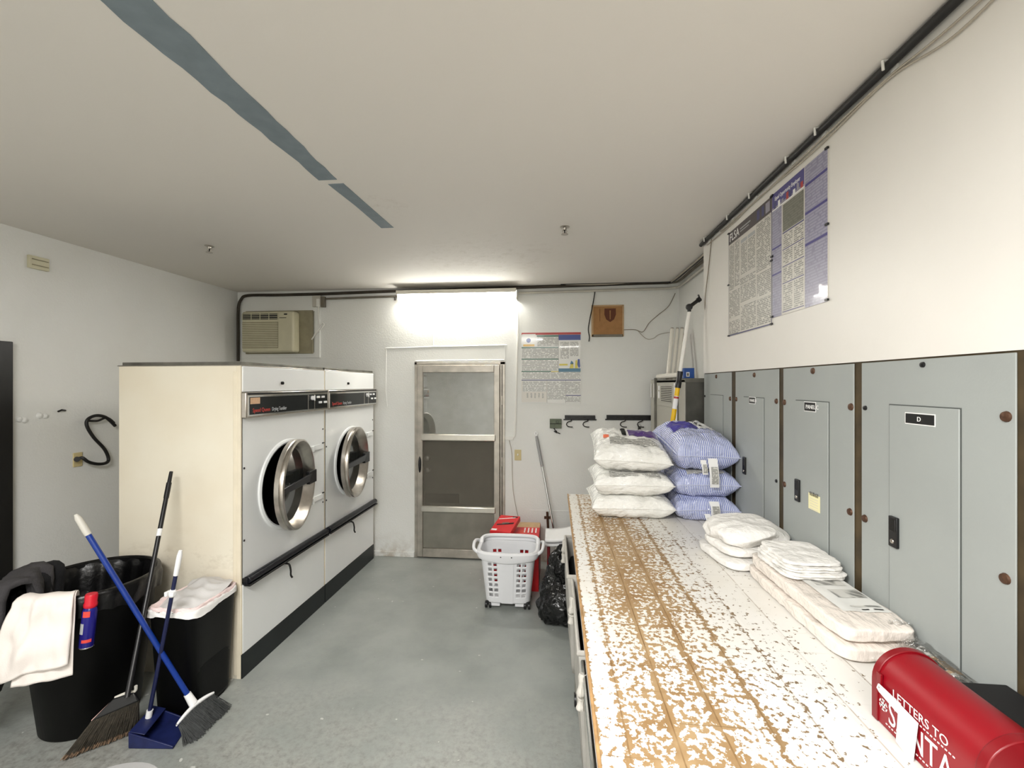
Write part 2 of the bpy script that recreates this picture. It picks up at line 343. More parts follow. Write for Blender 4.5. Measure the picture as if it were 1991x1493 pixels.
# ---------------------------------------------------------------- mesh builder
_txt = {}
class MB:
    def __init__(s): s.bm = bmesh.new(); s.mats = []
    def mi(s, m):
        m = M[m] if isinstance(m, str) else m
        if m not in s.mats: s.mats.append(m)
        return s.mats.index(m)
    def _faces(s, verts, faces, mat, smooth):
        k = s.mi(mat); vs = [s.bm.verts.new(v) for v in verts]
        for f in faces:
            try:
                q = s.bm.faces.new([vs[i] for i in f]); q.material_index = k; q.smooth = smooth
            except ValueError: pass
        return vs
    def box(s, lo, hi, mat, rot=None, smooth=False):
        lo = Vector(lo); hi = Vector(hi); c = (lo + hi) / 2
        vs = [Vector((x, y, z)) for x in (lo.x, hi.x) for y in (lo.y, hi.y) for z in (lo.z, hi.z)]
        if rot is not None: vs = [c + rot @ (v - c) for v in vs]
        s._faces(vs, [(0, 1, 3, 2), (4, 6, 7, 5), (0, 4, 5, 1), (2, 3, 7, 6), (0, 2, 6, 4), (1, 5, 7, 3)], mat, smooth)
        return s
    def hexa(s, p, mat):   # eight corners: bottom four then top four, both the same way round
        s._faces([Vector(q) for q in p], [(3, 2, 1, 0), (4, 5, 6, 7), (0, 1, 5, 4), (1, 2, 6, 5), (2, 3, 7, 6), (3, 0, 4, 7)], mat, False)
        return s
    def quad(s, pts, mat): s._faces([Vector(p) for p in pts], [tuple(range(len(pts)))], mat, False); return s
    def tube(s, pts, r, mat, seg=10, closed=False, cap=True):
        pts = [Vector(p) for p in pts]; n = len(pts); rings = []
        rr = r if isinstance(r, (list, tuple)) else [r] * n
        up = None; k = s.mi(mat)
        for i, p in enumerate(pts):
            if closed: d = pts[(i + 1) % n] - pts[i - 1]
            else: d = pts[min(i + 1, n - 1)] - pts[max(i - 1, 0)]
            d.normalize()
            if up is None:
                up = Vector((0, 0, 1)) if abs(d.z) < 0.9 else Vector((1, 0, 0))
            a = d.cross(up)
            if a.length < 1e-6: a = d.orthogonal()
            a.normalize(); up = a.cross(d).normalized(); 
            rings.append([s.bm.verts.new(p + (a * math.cos(t) + up * math.sin(t)) * rr[i]) for t in [2 * PI * j / seg for j in range(seg)]])
        m = n if closed else n - 1
        for i in range(m):
            A, B = rings[i], rings[(i + 1) % n]
            for j in range(seg):
                f = s.bm.faces.new([A[j], A[(j + 1) % seg], B[(j + 1) % seg], B[j]]); f.material_index = k; f.smooth = True
        if cap and not closed:
            for R_ in (rings[0], rings[-1][::-1]):
                f = s.bm.faces.new(R_[::-1]); f.material_index = k
        return s
    def lathe(s, prof, mat, seg=32, mtx=None, a0=0.0, a1=2 * PI, smooth=True):
        k = s.mi(mat); full = abs(a1 - a0 - 2 * PI) < 1e-6; n = seg if full else seg + 1
        cols = []
        for j in range(n):
            t = a0 + (a1 - a0) * j / seg; col = []
            for (r, z) in prof:
                v = Vector((r * math.cos(t), r * math.sin(t), z))
                col.append(s.bm.verts.new(mtx @ v if mtx else v))
            cols.append(col)
        for j in range(seg):
            A, B = cols[j], cols[(j + 1) % n]
            for i in range(len(prof) - 1):
                try:
                    f = s.bm.faces.new([A[i], B[i], B[i + 1], A[i + 1]]); f.material_index = k; f.smooth = smooth
                except ValueError: pass
        return s
    def disc(s, c, r, nrm, mat, seg=20):
        q = Vector(nrm).to_track_quat('Z', 'Y')
        s._faces([Vector(c) + q @ Vector((r * math.cos(2 * PI * j / seg), r * math.sin(2 * PI * j / seg), 0)) for j in range(seg)], [tuple(range(seg))], mat, False)
        return s
    def grid(s, fn, nu, nv, mat, closed_u=False):
        k = s.mi(mat) if not callable(mat) else None
        g = [[s.bm.verts.new(fn(i / nu, j / nv)) for j in range(nv + 1)] for i in range(nu if closed_u else nu + 1)]
        uvl = s.bm.loops.layers.uv.verify()
        n = len(g)
        for i in range(nu):
            for j in range(nv):
                ii = (i + 1) % n
                f = s.bm.faces.new([g[i][j], g[ii][j], g[ii][j + 1], g[i][j + 1]]); f.smooth = True
                f.material_index = k if k is not None else s.mi(mat((i + .5) / nu, (j + .5) / nv))
                for l, (a, b) in zip(f.loops, ((i, j), (i + 1, j), (i + 1, j + 1), (i, j + 1))): l[uvl].uv = (a / nu, b / nv)
        return s
    def prism(s, poly, mp, d0, d1, mat, smooth=False):
        n = len(poly)
        vs = [mp(x, y, d0) for x, y in poly] + [mp(x, y, d1) for x, y in poly]
        fs = [tuple(range(n))[::-1], tuple(range(n, 2 * n))] + [(i, (i + 1) % n, n + (i + 1) % n, n + i) for i in range(n)]
        s._faces([Vector(v) for v in vs], fs, mat, smooth); return s
    def text(s, body, mtx, size, mat, ext=0.0006, width=None, align='LEFT'):
        cu = bpy.data.curves.new('lettering', 'FONT'); cu.body = body; cu.size = size; cu.extrude = ext; cu.align_x = align
        cu.resolution_u = 3
        o = bpy.data.objects.new('lettering', cu); C.objects.link(o)
        me = bpy.data.meshes.new_from_object(o.evaluated_get(bpy.context.evaluated_depsgraph_get()))
        k = s.mi(mat)
        xs = [v.co.x for v in me.vertices] or [0, 1]
        sx = width / (max(xs) - min(xs)) if width else 1.0
        vs = [s.bm.verts.new(mtx @ Vector((v.co.x * sx, v.co.y, v.co.z))) for v in me.vertices]
        for p in me.polygons:
            try:
                f = s.bm.faces.new([vs[i] for i in p.vertices]); f.material_index = k
            except ValueError: pass
        bpy.data.objects.remove(o); bpy.data.meshes.remove(me); bpy.data.curves.remove(cu)
        return s
    def build(s, name, parent=None, local=False, bevel=0.0, sharp=40, sub=0, solid=0.0, normals=True):
        if parent is not None and not local:
            inv = Matrix.Translation(parent.location) @ parent.rotation_euler.to_matrix().to_4x4()
            if parent.parent is not None:
                pp = parent.parent
                inv = Matrix.Translation(pp.location) @ pp.rotation_euler.to_matrix().to_4x4() @ inv
            s.bm.transform(inv.inverted())
        if normals: bmesh.ops.recalc_face_normals(s.bm, faces=s.bm.faces[:])
        me = bpy.data.meshes.new(name); s.bm.to_mesh(me); s.bm.free()
        for m in s.mats: me.materials.append(m)
        try: me.set_sharp_from_angle(angle=math.radians(sharp))
        except Exception: pass
        o = bpy.data.objects.new(name, me); C.objects.link(o)
        if parent is not None: o.parent = parent
        if solid:
            q = o.modifiers.new('thickness', 'SOLIDIFY'); q.thickness = solid; q.offset = 0.0
        if bevel:
            q = o.modifiers.new('edge', 'BEVEL'); q.width = bevel; q.segments = 2; q.limit_method = 'ANGLE'; q.angle_limit = math.radians(50)
        if sub:
            q = o.modifiers.new('smooth', 'SUBSURF'); q.levels = sub; q.render_levels = sub
        return o

def tag(o, label, cat, group=None):
    o['label'] = label; o['category'] = cat
    if group: o['group'] = group
    return o
def thing(name, label, cat, loc=(0, 0, 0), rz=0.0, group=None):
    o = bpy.data.objects.new(name, None); C.objects.link(o)
    o.location = loc; o.rotation_euler = (0, 0, rz); o.empty_display_size = 0.1
    return tag(o, label, cat, group)
def struct(o, label, cat):
    o['kind'] = 'structure'; o['label'] = label; o['category'] = cat; return o
def solo(mb, name, label, cat, loc, group=None, **kw):      # a thing of one mesh, its origin at its base
    mb.bm.transform(Matrix.Translation(-Vector(loc)))
    o = mb.build(name, **kw); o.location = loc
    return tag(o, label, cat, group)
def curve_pts(pts, n=8):                                     # smooth path through points
    pts = [Vector(p) for p in pts]; out = []
    for i in range(len(pts) - 1):
        p0 = pts[max(i - 1, 0)]; p1 = pts[i]; p2 = pts[i + 1]; p3 = pts[min(i + 2, len(pts) - 1)]
        for k in range(n):
            t = k / n
            out.append(0.5 * ((2 * p1) + (p2 - p0) * t + (2 * p0 - 5 * p1 + 4 * p2 - p3) * t * t + (3 * p1 - p0 - 3 * p2 + p3) * t ** 3))
    out.append(pts[-1]); return out
def basis(o, u, v):                                          # 4x4 with x along u, y along v
    u = Vector(u).normalized(); v = Vector(v).normalized(); n = u.cross(v)
    m = Matrix((u, v, n)).transposed().to_4x4(); m.translation = Vector(o); return m
def rect(mb, m, x0, y0, x1, y1, mat, off=0.0008):
    mb.quad([m @ Vector(q) for q in ((x0, y0, off), (x1, y0, off), (x1, y1, off), (x0, y1, off))], mat)
def nz(p, sc, amp, seed=0.0): return noise.noise(Vector(p) * sc + Vector((seed, seed * 1.7, -seed))) * amp

# ---------------------------------------------------------------- the room
YB, XL, XR, XS, ZC, YF = 4.53, -3.39, 1.205, 1.03, 2.77, -2.6
ZT = 1.0        # worktop height
struct(MB().box((XL - .1, YF - .1, -.1), (XR + .1, YB + .1, 0), 'floor').build('floor'), 'grey painted concrete floor, worn and stained near the brooms', 'floor')
struct(MB().box((XL - .1, YF - .1, ZC), (XR + .1, YB + .1, ZC + .1), 'ceiling').build('ceiling'), 'off-white painted ceiling with a rough plaster patch', 'ceiling')
wb = MB()                                             # far wall with the door opening
DX0, DX1, DZ = -1.44, -0.502, 2.012
for lo, hi in (((XL - .1, YB, 0), (DX0, YB + .12, ZC)), ((DX1, YB, 0), (XR + .1, YB + .12, ZC)), ((DX0, YB, DZ), (DX1, YB + .12, ZC))):
    wb.box(lo, hi, 'wall')
# plaster ridges left by old patching around the door head
def ridge(pts, r=0.006): wb.tube([on_y(x, y, YB) for x, y in pts], r, 'wall', seg=6)
ridge([(750, 677), (790, 676), (842, 674), (900, 673), (985, 671)]); ridge([(843, 673), (842, 650), (842, 626)], .005)
ridge([(751, 678), (750, 760), (753, 790)], .004); ridge([(982, 703), (982, 672)], .005)
ridge([(808, 702), (860, 701), (980, 700)], .007)
struct(wb.build('wall_back'), 'rough white plastered far wall with the screen door', 'wall')
struct(MB().box((XL - .1, YF - .1, 0), (XL, YB + .1, ZC), 'wall_left').build('wall_left'), 'white plastered side wall behind the dryers', 'wall')
wr = MB().box((XR, YF - .1, 0), (XR + .1, YB + .1, ZC), 'wall')
struct(wr.build('wall_right'), 'white wall beside the grey utility cabinet', 'wall')
struct(MB().box((XS, YF - .1, 1.857), (XR, 3.245, ZC), 'soffit').build('wall_right_upper'), 'cream painted boxed-out wall above the grey electrical panels', 'wall')
struct(MB().box((1.0345, -1.2, 0), (XR, 3.24, 1.857), 'brown_board').build('trim_1'), 'dark brown backing board seen between the grey electrical panels', 'trim')
struct(MB().box((XL - .1, YF - .1, 0), (XR + .1, YF, ZC), 'wall').build('wall_front'), 'white wall at the near end of the room', 'wall')
# blue-grey painted strip on the ceiling, in two lengths
def strip(pts):
    mb = MB(); n = len(pts)
    for i in range(n - 1):
        a0, a1, y0 = pts[i]; b0, b1, y1 = pts[i + 1]
        mb.hexa([(a0, y0, ZC - .0025), (a1, y0, ZC - .0025), (b1, y1, ZC - .0025), (b0, y1, ZC - .0025), (a0, y0, ZC + .001), (a1, y0, ZC + .001), (b1, y1, ZC + .001), (b0, y1, ZC + .001)], 'strip')
    return mb
ys = [0.4 + i * 0.06 for i in range(30)]
pl = [(-1.168 + .036 * max(0, (y - 1.05)) / 1.05 + random.uniform(-.006, .006), -1.028 - .02 * max(0, y - 1.05) + random.uniform(-.006, .006), y) for y in ys if y < 2.11]
struct(strip(pl).build('trim_2'), 'blue-grey painted strip with ragged edges on the ceiling', 'trim')
struct(strip([(-1.115, -1.036, 2.125), (-1.098, -1.026, 2.4), (-1.092, -1.012, 2.752)]).build('trim_3'), 'short end of the blue-grey ceiling strip near the lamp', 'trim')
# skirting left of the door
bb = MB().box((-1.88, YB - .014, 0), (DX0 - .005, YB, .052), 'wall')
struct(bb.build('baseboard_back', bevel=.003), 'stained white skirting left of the screen door', 'baseboard')
# dark doorway on the left wall
dl = MB().box((XL, 1.35, 0), (XL + .012, 2.40, 2.0), 'black_matt')
d2 = struct(dl.build('door_2'), 'dark steel door in the left wall', 'door')
MB().box((XL, 2.40, 0), (XL + .05, 2.482, 2.045), 'black').box((XL, 1.3, 2.0), (XL + .05, 2.40, 2.045), 'black').build('door_frame', d2, bevel=.004)
# ---------------------------------------------------------------- screen door
dr = bpy.data.objects.new('door_1', None); C.objects.link(dr); dr.location = (-0.97, YB, 0)
struct(dr, 'aluminium screen door with a glass pane above a screen', 'door')
y0, y1 = YB - .022, YB + .03
fr = MB()
fr.box((DX0, YB - .012, 0), (DX0 + .028, YB + .06, DZ), 'alum').box((DX1 - .05, YB - .012, 0), (DX1, YB + .06, DZ), 'alum').box((DX0, YB - .012, DZ - .03), (DX1, YB + .06, DZ), 'alum')
fr.box((DX1 - .034, YB - .02, .02), (DX1 - .026, YB - .012, DZ - .03), 'conduit_dark')
fr.build('door_frame', dr, bevel=.003)
L, Rr = DX0 + .03, DX1 - .054
lf = MB()
lf.box((L, y0, .012), (L + .058, y1, DZ - .034), 'alum').box((Rr - .058, y0, .012), (Rr, y1, DZ - .034), 'alum')
lf.box((L + .058, y0, DZ - .034 - .075), (Rr - .058, y1, DZ - .034), 'alum').box((L + .058, y0, .012), (Rr - .058, y1, .1), 'alum')
lf.build('door_leaf', dr, bevel=.004)
zt1, zt0 = 1.272, 1.205
zb1, zb0 = .537, .475
MB().box((L + .04, y0 - .012, zt0), (Rr - .04, y1, zt1), 'alum_bright').build('rail', dr, bevel=.01)
MB().box((L + .04, y0 - .012, zb0), (Rr - .04, y1, zb1), 'alum_bright').build('rail', dr, bevel=.01)
MB().box((L + .058, YB + .0, zt1), (Rr - .058, YB + .004, DZ - .11), 'pane').build('glass_pane', dr)
MB().box((L + .058, YB + .008, zb1), (Rr - .058, YB + .010, zt0), 'screen').build('screen_mesh', dr)
MB().box((L + .058, YB - .002, .1), (Rr - .058, YB + .012, zb0), 'kick_panel').build('kick_panel', dr, bevel=.002)
hz = on_y(812, 902, YB).z
hp = MB()
hp.lathe([(0.0, .0), (.017, .002), (.02, .008), (.014, .018), (.0, .02)], 'black', 16, Matrix.Translation((L + .03, y0, hz)) @ Matrix.Diagonal((.75, 1, 4.2, 1)) @ Matrix.Rotation(PI / 2, 4, 'X'))
hp.build('door_handle', dr)
for z in (.35, 1.0, 1.62):
    MB().tube([(DX1 - .03, YB - .018, z - .045), (DX1 - .03, YB - .018, z + .045)], .007, 'alum').build('hinge', dr)
for i, z in enumerate((.55, .95, 1.3, 1.8)):
    pass
# inner door behind the screen
d3 = MB().box((DX0, YB + .13, 0), (DX1, YB + .17, DZ), 'inner_door')
d3 = struct(d3.build('door_3'), 'grey inner door behind the screen door', 'door')
for px, py in ((830, 891), (830, 914)):
    k = on_y(px, py, YB + .08); k.y = YB + .13
    MB().lathe([(.012, 0), (.03, .004), (.03, .012), (.02, .02), (.016, .035), (.026, .045), (.026, .06), (.0, .066)], 'alum_bright', 20, Matrix.Translation(k) @ Matrix.Rotation(PI / 2, 4, 'X')).build('door_knob' if py > 900 else 'deadbolt', d3)
a = on_y(826, 959, YB + .12); b = on_y(892, 979, YB + .12)
MB().box((a.x, YB + .12, b.z), (b.x, YB + .131, a.z), 'conduit_dark').build('mail_slot', d3, bevel=.003)

# ---------------------------------------------------------------- dryers
DRZ = -0.0167
W = 0.955
def dryer(loc, label, ajar, first, doff=0.0):
    r = thing('tumble_dryer', label, 'dryer', loc, DRZ, 'tumble dryers by the wall')
    def b(mb, name, parent=r, **kw): return mb.build(name, parent, local=True, **kw)
    side = MB(); xa_, xb_, ya_, yb_, zt_ = -.826, -.012, .004, W - .004, 1.893
    for q in (((xa_, ya_, 0), (xb_, ya_, 0), (xb_, ya_, zt_), (xa_, ya_, zt_)), ((xa_, yb_, 0), (xb_, yb_, 0), (xb_, yb_, zt_), (xa_, yb_, zt_)), ((xa_, ya_, 0), (xa_, yb_, 0), (xa_, yb_, zt_), (xa_, ya_, zt_)), ((xa_, ya_, zt_), (xb_, ya_, zt_), (xb_, yb_, zt_), (xa_, yb_, zt_)), ((xa_, ya_, 0), (xb_, ya_, 0), (xb_, yb_, 0), (xa_, yb_, 0))): side.quad(q, 'dryer_cream')
    side.box((-.03, .0, .0), (-.004, .014, 1.893), 'cream_trim').box((-.055, .001, .02), (-.03, .006, 1.86), 'cream_trim')
    b(side, 'cabinet', bevel=.004)
    b(MB().box((-.81, .01, 1.894), (-.005, W - .01, 1.918), 'galv').box((-.835, .0, 1.893), (.0, W, 1.899), 'steel'), 'top_panel', bevel=.002)
    # front sheet with the round opening
    fp = MB(); N = 48; oc = (.462, 1.085); ro = .284
    y_0, y_1, z_0, z_1 = .012, W - .006, .605, 1.575
    outer = []
    for j in range(N):
        t = 2 * PI * j / N; cx_, sz_ = math.cos(t), math.sin(t)
        k = min((y_1 - oc[0]) / cx_ if cx_ > 1e-6 else ((y_0 - oc[0]) / cx_ if cx_ < -1e-6 else 9), (z_1 - oc[1]) / sz_ if sz_ > 1e-6 else ((z_0 - oc[1]) / sz_ if sz_ < -1e-6 else 9))
        outer.append((oc[0] + cx_ * k, oc[1] + sz_ * k))
    for cy_, cz_ in ((y_0, z_0), (y_1, z_0), (y_0, z_1), (y_1, z_1)):   # snap nearest spoke to each corner
        j = min(range(N), key=lambda q: (outer[q][0] - cy_) ** 2 + (outer[q][1] - cz_) ** 2); outer[j] = (cy_, cz_)
    for j in range(N):
        k = (j + 1) % N; t0, t1 = 2 * PI * j / N, 2 * PI * k / N
        a0 = (oc[0] + ro * math.cos(t0), oc[1] + ro * math.sin(t0)); a1 = (oc[0] + ro * math.cos(t1), oc[1] + ro * math.sin(t1))
        fp.quad([(0, outer[j][0], outer[j][1]), (0, outer[k][0], outer[k][1]), (0, a1[0], a1[1]), (0, a0[0], a0[1])], 'dryer_white')
        fp.quad([(0, a0[0], a0[1]), (0, a1[0], a1[1]), (-.03, a1[0], a1[1]), (-.03, a0[0], a0[1])], 'dryer_white')
    bmesh.ops.remove_doubles(fp.bm, verts=fp.bm.verts[:], dist=1e-5)
    b(fp, 'front_panel')
    b(MB().box((-.02, .012, 1.735), (.003, W - .006, 1.892), 'dryer_white'), 'upper_panel', bevel=.004)
    b(MB().box((-.02, .012, .146), (.002, W - .006, .562), 'dryer_white').box((-.01, .0, .146), (.0, .012, .562), 'cream_trim'), 'lint_panel', bevel=.003)
    b(MB().box((-.05, .004, .0), (.004, W - .001, .144), 'kick'), 'kick_plate', bevel=.002)
    rot = Matrix.Rotation(PI / 2, 4, 'Y')
    rg = MB().lathe([(.284, .0), (.286, .012), (.297, .016), (.31, .01), (.313, .0)], 'dryer_white', 56, Matrix.Translation((0, oc[0], oc[1])) @ rot)
    b(rg, 'door_ring')
    dm = MB().lathe([(.284, -.01), (.278, -.35), (.0, -.36)], 'black_matt', 40, Matrix.Translation((0, oc[0], oc[1])) @ rot)
    b(dm, 'drum')
    # control panel
    cp = MB(); z0, z1 = 1.575, 1.733
    cp.box((.0, -.002, z0), (.034, W - .002, z1), 'steel')
    cpo = b(cp, 'control_panel', bevel=.006)
    q = MB().box((.034, .014, z0 + .012), (.0365, W - .016, z1 - .02), 'chrome').box((.0365, .024, z0 + .02), (.0375, W - .024, z1 - .03), 'black_gloss')
    q.box((.0345, .012, z1 - .016), (.036, W - .014, z1 - .004), 'black')
    q.box((.0375, .655, z0 + .02), (.039, .661, z1 - .03), 'steel').box((.0375, .742, z0 + .02), (.039, .748, z1 - .03), 'steel')
    b(q, 'fascia', cpo)
    tx = MB(); m1 = basis((.0382, .05, z0 + .034), (0, 1, 0), (0, 0, 1))
    tx.text('Speed Queen', m1, .036, 'red_text', width=.165); b(tx, 'lettering', cpo)['label'] = 'red lettering'
    tx = MB(); tx.text('Drying Tumbler', basis((.0382, .235, z0 + .034), (0, 1, 0), (0, 0, 1)), .034, 'grey_text', width=.155)
    b(tx, 'lettering', cpo)
    if first:
        b(MB().box((.0375, .03, z1 - .073), (.0385, .118, z1 - .034), 'sticker'), 'sticker', cpo)['label'] = 'tan sticker'
    kn = MB().lathe([(.017, 0), (.015, .018), (.0, .02)], 'white_plastic', 16, Matrix.Translation((.038, .71, z1 - .055)) @ rot)
    kn.box((.056, .706, z1 - .075), (.062, .714, z1 - .035), 'white_plastic'); b(kn, 'timer_knob', cpo)
    for yy, zz in ((.79, z1 - .05), (.86, z1 - .05), (.82, z1 - .092), (.895, z1 - .092)):
        b(MB().box((.038, yy - .02, zz - .008), (.046, yy + .02, zz + .008), 'white_plastic'), 'push_button', cpo, bevel=.002)
    # lint drawer bumper
    br = MB().tube([(.022, .02, .59), (.022, W - .012, .59)], .024, 'navy_dark', 14).box((.0, .012, .563), (.03, W - .006, .606), 'navy_dark').box((.006, .014, .556), (.048, W - .008, .568), 'black')
    b(br, 'bumper_bar', bevel=.003)
    lv = MB().lathe([(.0, .012), (.014, .01), (.015, .0)], 'chrome', 14, Matrix.Translation((.002, .415, .535)) @ rot)
    lv.tube(curve_pts([(.012, .415, .538), (.04, .418, .53), (.05, .42, .49), (.048, .425, .455), (.056, .43, .435)]), .0065, 'iron', 8)
    b(lv, 'latch_lever')
    # door
    DRm = Matrix.Translation((.095, .452 + doff, 1.085)) @ Matrix.Rotation(math.radians(ajar), 4, 'Z') @ rot
    d = MB().lathe([(.296, -.052), (.31, -.048), (.312, -.02), (.306, -.014), (.312, -.008), (.31, .006), (.298, .012), (.286, .004), (.262, -.05), (.252, -.062)], 'steel', 64, DRm)
    d.lathe([(.296, -.052), (.262, -.07), (.252, -.064)], 'black', 48, DRm)
    do = b(d, 'door')
    b(MB().lathe([(.256, -.060), (.2, -.068), (.0, -.072)], 'glass_dark', 48, DRm).lathe([(.256, -.064), (.2, -.074), (.0, -.078)], 'glass_dark', 48, DRm), 'door_glass', do)
    hb = MB()
    e = lambda a, c, n: DRm @ Vector((-c, a, n))      # door plane: along the width, up, outwards
    hb.hexa([e(-.24, -.03, -.03), e(.30, -.03, -.006), e(.30, -.03, .012), e(-.24, -.03, -.022), e(-.24, .012, -.03), e(.30, .03, -.006), e(.30, .03, .014), e(-.24, .012, -.022)], 'navy_dark')
    hb.hexa([e(.2, -.05, -.02), e(.318, -.05, -.03), e(.318, -.05, .018), e(.2, -.05, .006), e(.2, .045, -.02), e(.318, .045, -.03), e(.318, .045, .018), e(.2, .045, .006)], 'black')
    b(hb, 'door_handle', do, bevel=.006)
    for zz in (1.085 + .2, 1.085 - .2):
        h = MB().box((.0, .74, zz - .02), (.012, .92, zz + .02), 'dryer_white').tube([(.03, .735, zz - .022), (.03, .735, zz + .022)], .012, 'dryer_white')
        h.tube([(.013, .9, zz + .026), (.013, .93, zz + .026)], .005, 'black', 6)
        b(h, 'hinge', bevel=.003)
    for yy, zz in ((.025, 1.27), (.025, .83), (.93, 1.42), (.93, .83)):
        b(MB().lathe([(.0, .004), (.006, .003), (.007, 0)], 'black', 10, Matrix.Translation((.0005, yy, zz)) @ rot), 'screw')
    b(MB().lathe([(.011, 0), (.011, .012), (.006, .016), (.0, .016)], 'iron', 14, Matrix.Translation((.003, .39, 1.79)) @ rot), 'panel_lock')
    return r
d1 = Vector((-1.885, 2.548, 0)); dirn = Vector((-math.sin(DRZ), math.cos(DRZ), 0))
dryer(d1, 'white drying tumbler nearer the bins, with a tan sticker on its control panel', 12.5, True)
dryer(d1 + dirn * .959, 'white drying tumbler next to the far wall, below the air conditioner', 8.5, False, -.05)

# ---------------------------------------------------------------- back wall fittings
def bw(x, y, off=0.0): q = on_y(x, y, YB - off); return q
# air conditioner in its wooden surround
tr = MB(); a = bw(476, 592); b_ = bw(623, 695)
xa, xb, za, zb = -3.335, b_.x, 2.065, 2.60
wv = .05
tr.box((xa, YB - .016, zb - wv), (xb, YB, zb), 'wall').box((xa, YB - .016, za), (xb, YB, za + wv), 'wall').box((xa, YB - .0155, za + wv), (xa + wv, YB, zb - wv), 'wall').box((xb - wv, YB - .0155, za + wv), (xb, YB, zb - wv), 'wall')
struct(tr.build('trim_4'), 'white wooden surround of the air conditioner', 'trim')
ac = thing('air_conditioner', 'beige window air conditioner in the far wall above the dryers', 'air conditioner', (-2.95, YB - .07, 2.12))
x0, x1, z0, z1 = -3.235, -2.70, 2.115, 2.535
MB().box((-3.28, YB - .03, 2.105), (-2.53, YB - .002, 2.56), 'beige_dark').build('sleeve', ac, bevel=.004)
fy = YB - .15
MB().box((x0, fy, z0), (x1 + .03, YB - .03, z1), 'beige_plastic').build('body', ac, bevel=.018)
g = MB(); gx1 = x0 + .40
for i in range(14):
    zz = z0 + .05 + i * .0185
    g.box((x0 + .01, fy - .004, zz), (gx1, fy + .002, zz + .009), 'beige_plastic')
g.box((x0 + .008, fy - .002, z0 + .04), (gx1 + .002, fy + .001, z0 + .31), 'beige_dark')
g.build('intake_grille', ac)
v = MB().box((x0 + .012, fy - .002, z1 - .085), (gx1, fy + .002, z1 - .025), 'black')
for i in range(3): v.box((x0 + .012, fy - .005, z1 - .078 + i * .02), (gx1, fy, z1 - .073 + i * .02), 'beige_plastic')
for i in range(5):
    xx = x0 + .008 + i * .097; v.box((xx, fy - .006, z1 - .088), (xx + .006, fy, z1 - .022), 'beige_plastic')
v.build('air_vent', ac)
MB().box((gx1 + .012, fy - .003, z1 - .09), (x1 - .012, fy + .002, z1 - .015), 'beige_plastic').box((gx1 + .065, fy - .005, z1 - .04), (gx1 + .1, fy, z1 - .026), 'black').box((gx1 + .015, fy - .005, z1 - .072), (gx1 + .09, fy, z1 - .066), 'conduit_dark').build('control_panel', ac, bevel=.001)
cd = MB().tube(curve_pts([bw(606, 660, .03), bw(614, 649, .04), bw(625, 638, .05), bw(630, 632, .04), bw(627, 629, .03), bw(618, 642, .03), bw(610, 652, .03)]), .006, 'cable_white', 8)
cd.tube(curve_pts([bw(622, 633, .03), bw(620, 620, .02), bw(619, 606, .03), bw(619, 596, .06)]), .006, 'cable_white', 8)
cd.box(bw(615, 596, .075), bw(623, 582, .04), 'cable_white')
cd.build('power_cord', ac)
ob = thing('junction_box', 'small white outlet box on the conduit beside the air conditioner', 'outlet', bw(622, 590))
p = bw(612, 598); q = bw(627, 576)
MB().box((p.x, YB - .05, p.z), (q.x, YB, q.z), 'conduit_white').build('box', ob, bevel=.003)
MB().box((q.x, YB - .04, p.z), (q.x + .04, YB, q.z - .01), 'conduit').build('bracket', ob, bevel=.002)
# conduits
c1 = MB(); ro = .013
path = [bw(463, 702, .03), bw(463, 650, .03), bw(463.5, 600, .03), bw(469, 582, .03), bw(483, 574.5, .03), bw(545, 573.5, .03), bw(640, 571, .03), bw(740, 567, .03), bw(900, 562, .03), bw(1040, 558, .03), bw(1240, 551, .03), bw(1300, 549.5, .03)]
c1.tube(curve_pts(path, 5), .015, 'conduit_dark', 10)
xq = XR - .03
e1 = bw(1300, 549.5, .03)
c1.tube(curve_pts([e1, Vector((xq - .05, YB - .05, e1.z)), Vector((xq, YB - .12, e1.z)), Vector((xq, 4.0, e1.z)), Vector((xq, 3.2, e1.z - .005))], 6), .015, 'conduit', 10)
solo(c1, 'conduit', 'long dark conduit along the top of the far wall, bent down beside the air conditioner', 'conduit', (e1.x, YB, e1.z))
c2 = MB(); z2 = bw(640, 580).z
p2 = [bw(634, 581, .02), bw(700, 578.5, .02), bw(775, 576, .02)]
c2.tube(p2, .011, 'conduit', 10); c2.tube([bw(768, 575, .02), bw(768, 584, .02)], .008, 'conduit_dark', 8)
solo(c2, 'conduit', 'short thin conduit from the outlet box to the lamp', 'conduit', p2[0])
c3 = MB(); a3 = bw(1008, 569.5, .025); b3 = bw(1290, 561, .025)
c3.tube([a3, b3], .012, 'conduit_white', 10)
c3.tube(curve_pts([b3, Vector((xq - .04, YB - .05, b3.z)), Vector((xq + .005, YB - .12, b3.z)), Vector((xq + .005, 3.9, b3.z)), Vector((xq + .005, 3.25, b3.z))], 6), .012, 'conduit_white', 10)
solo(c3, 'conduit', 'pale conduit from the lamp round the corner to the grey utility cabinet side', 'conduit', a3)
c4 = MB(); a4 = bw(1090, 550, .06)
c4.tube(curve_pts([bw(1090, 552, .065), bw(1160, 549.5, .07), bw(1230, 548.5, .07), bw(1290, 548, .07), Vector((xq - .06, YB - .14, ZC - .014)), Vector((xq - .05, 3.9, ZC - .014)), Vector((xq - .05, 3.26, ZC - .014))], 6), .009, 'cable_black', 8)
c4.tube(curve_pts([bw(1100, 553, .05), bw(1180, 552.5, .06), bw(1250, 546.5, .06), bw(1300, 546, .07), Vector((xq - .08, YB - .2, ZC - .02)), Vector((xq - .07, 3.8, ZC - .02)), Vector((xq - .07, 3.27, ZC - .02))], 6), .006, 'cable_grey', 8)
solo(c4, 'cable_bundle', 'loose black and grey cables along the ceiling in the far right corner', 'cable', a4)
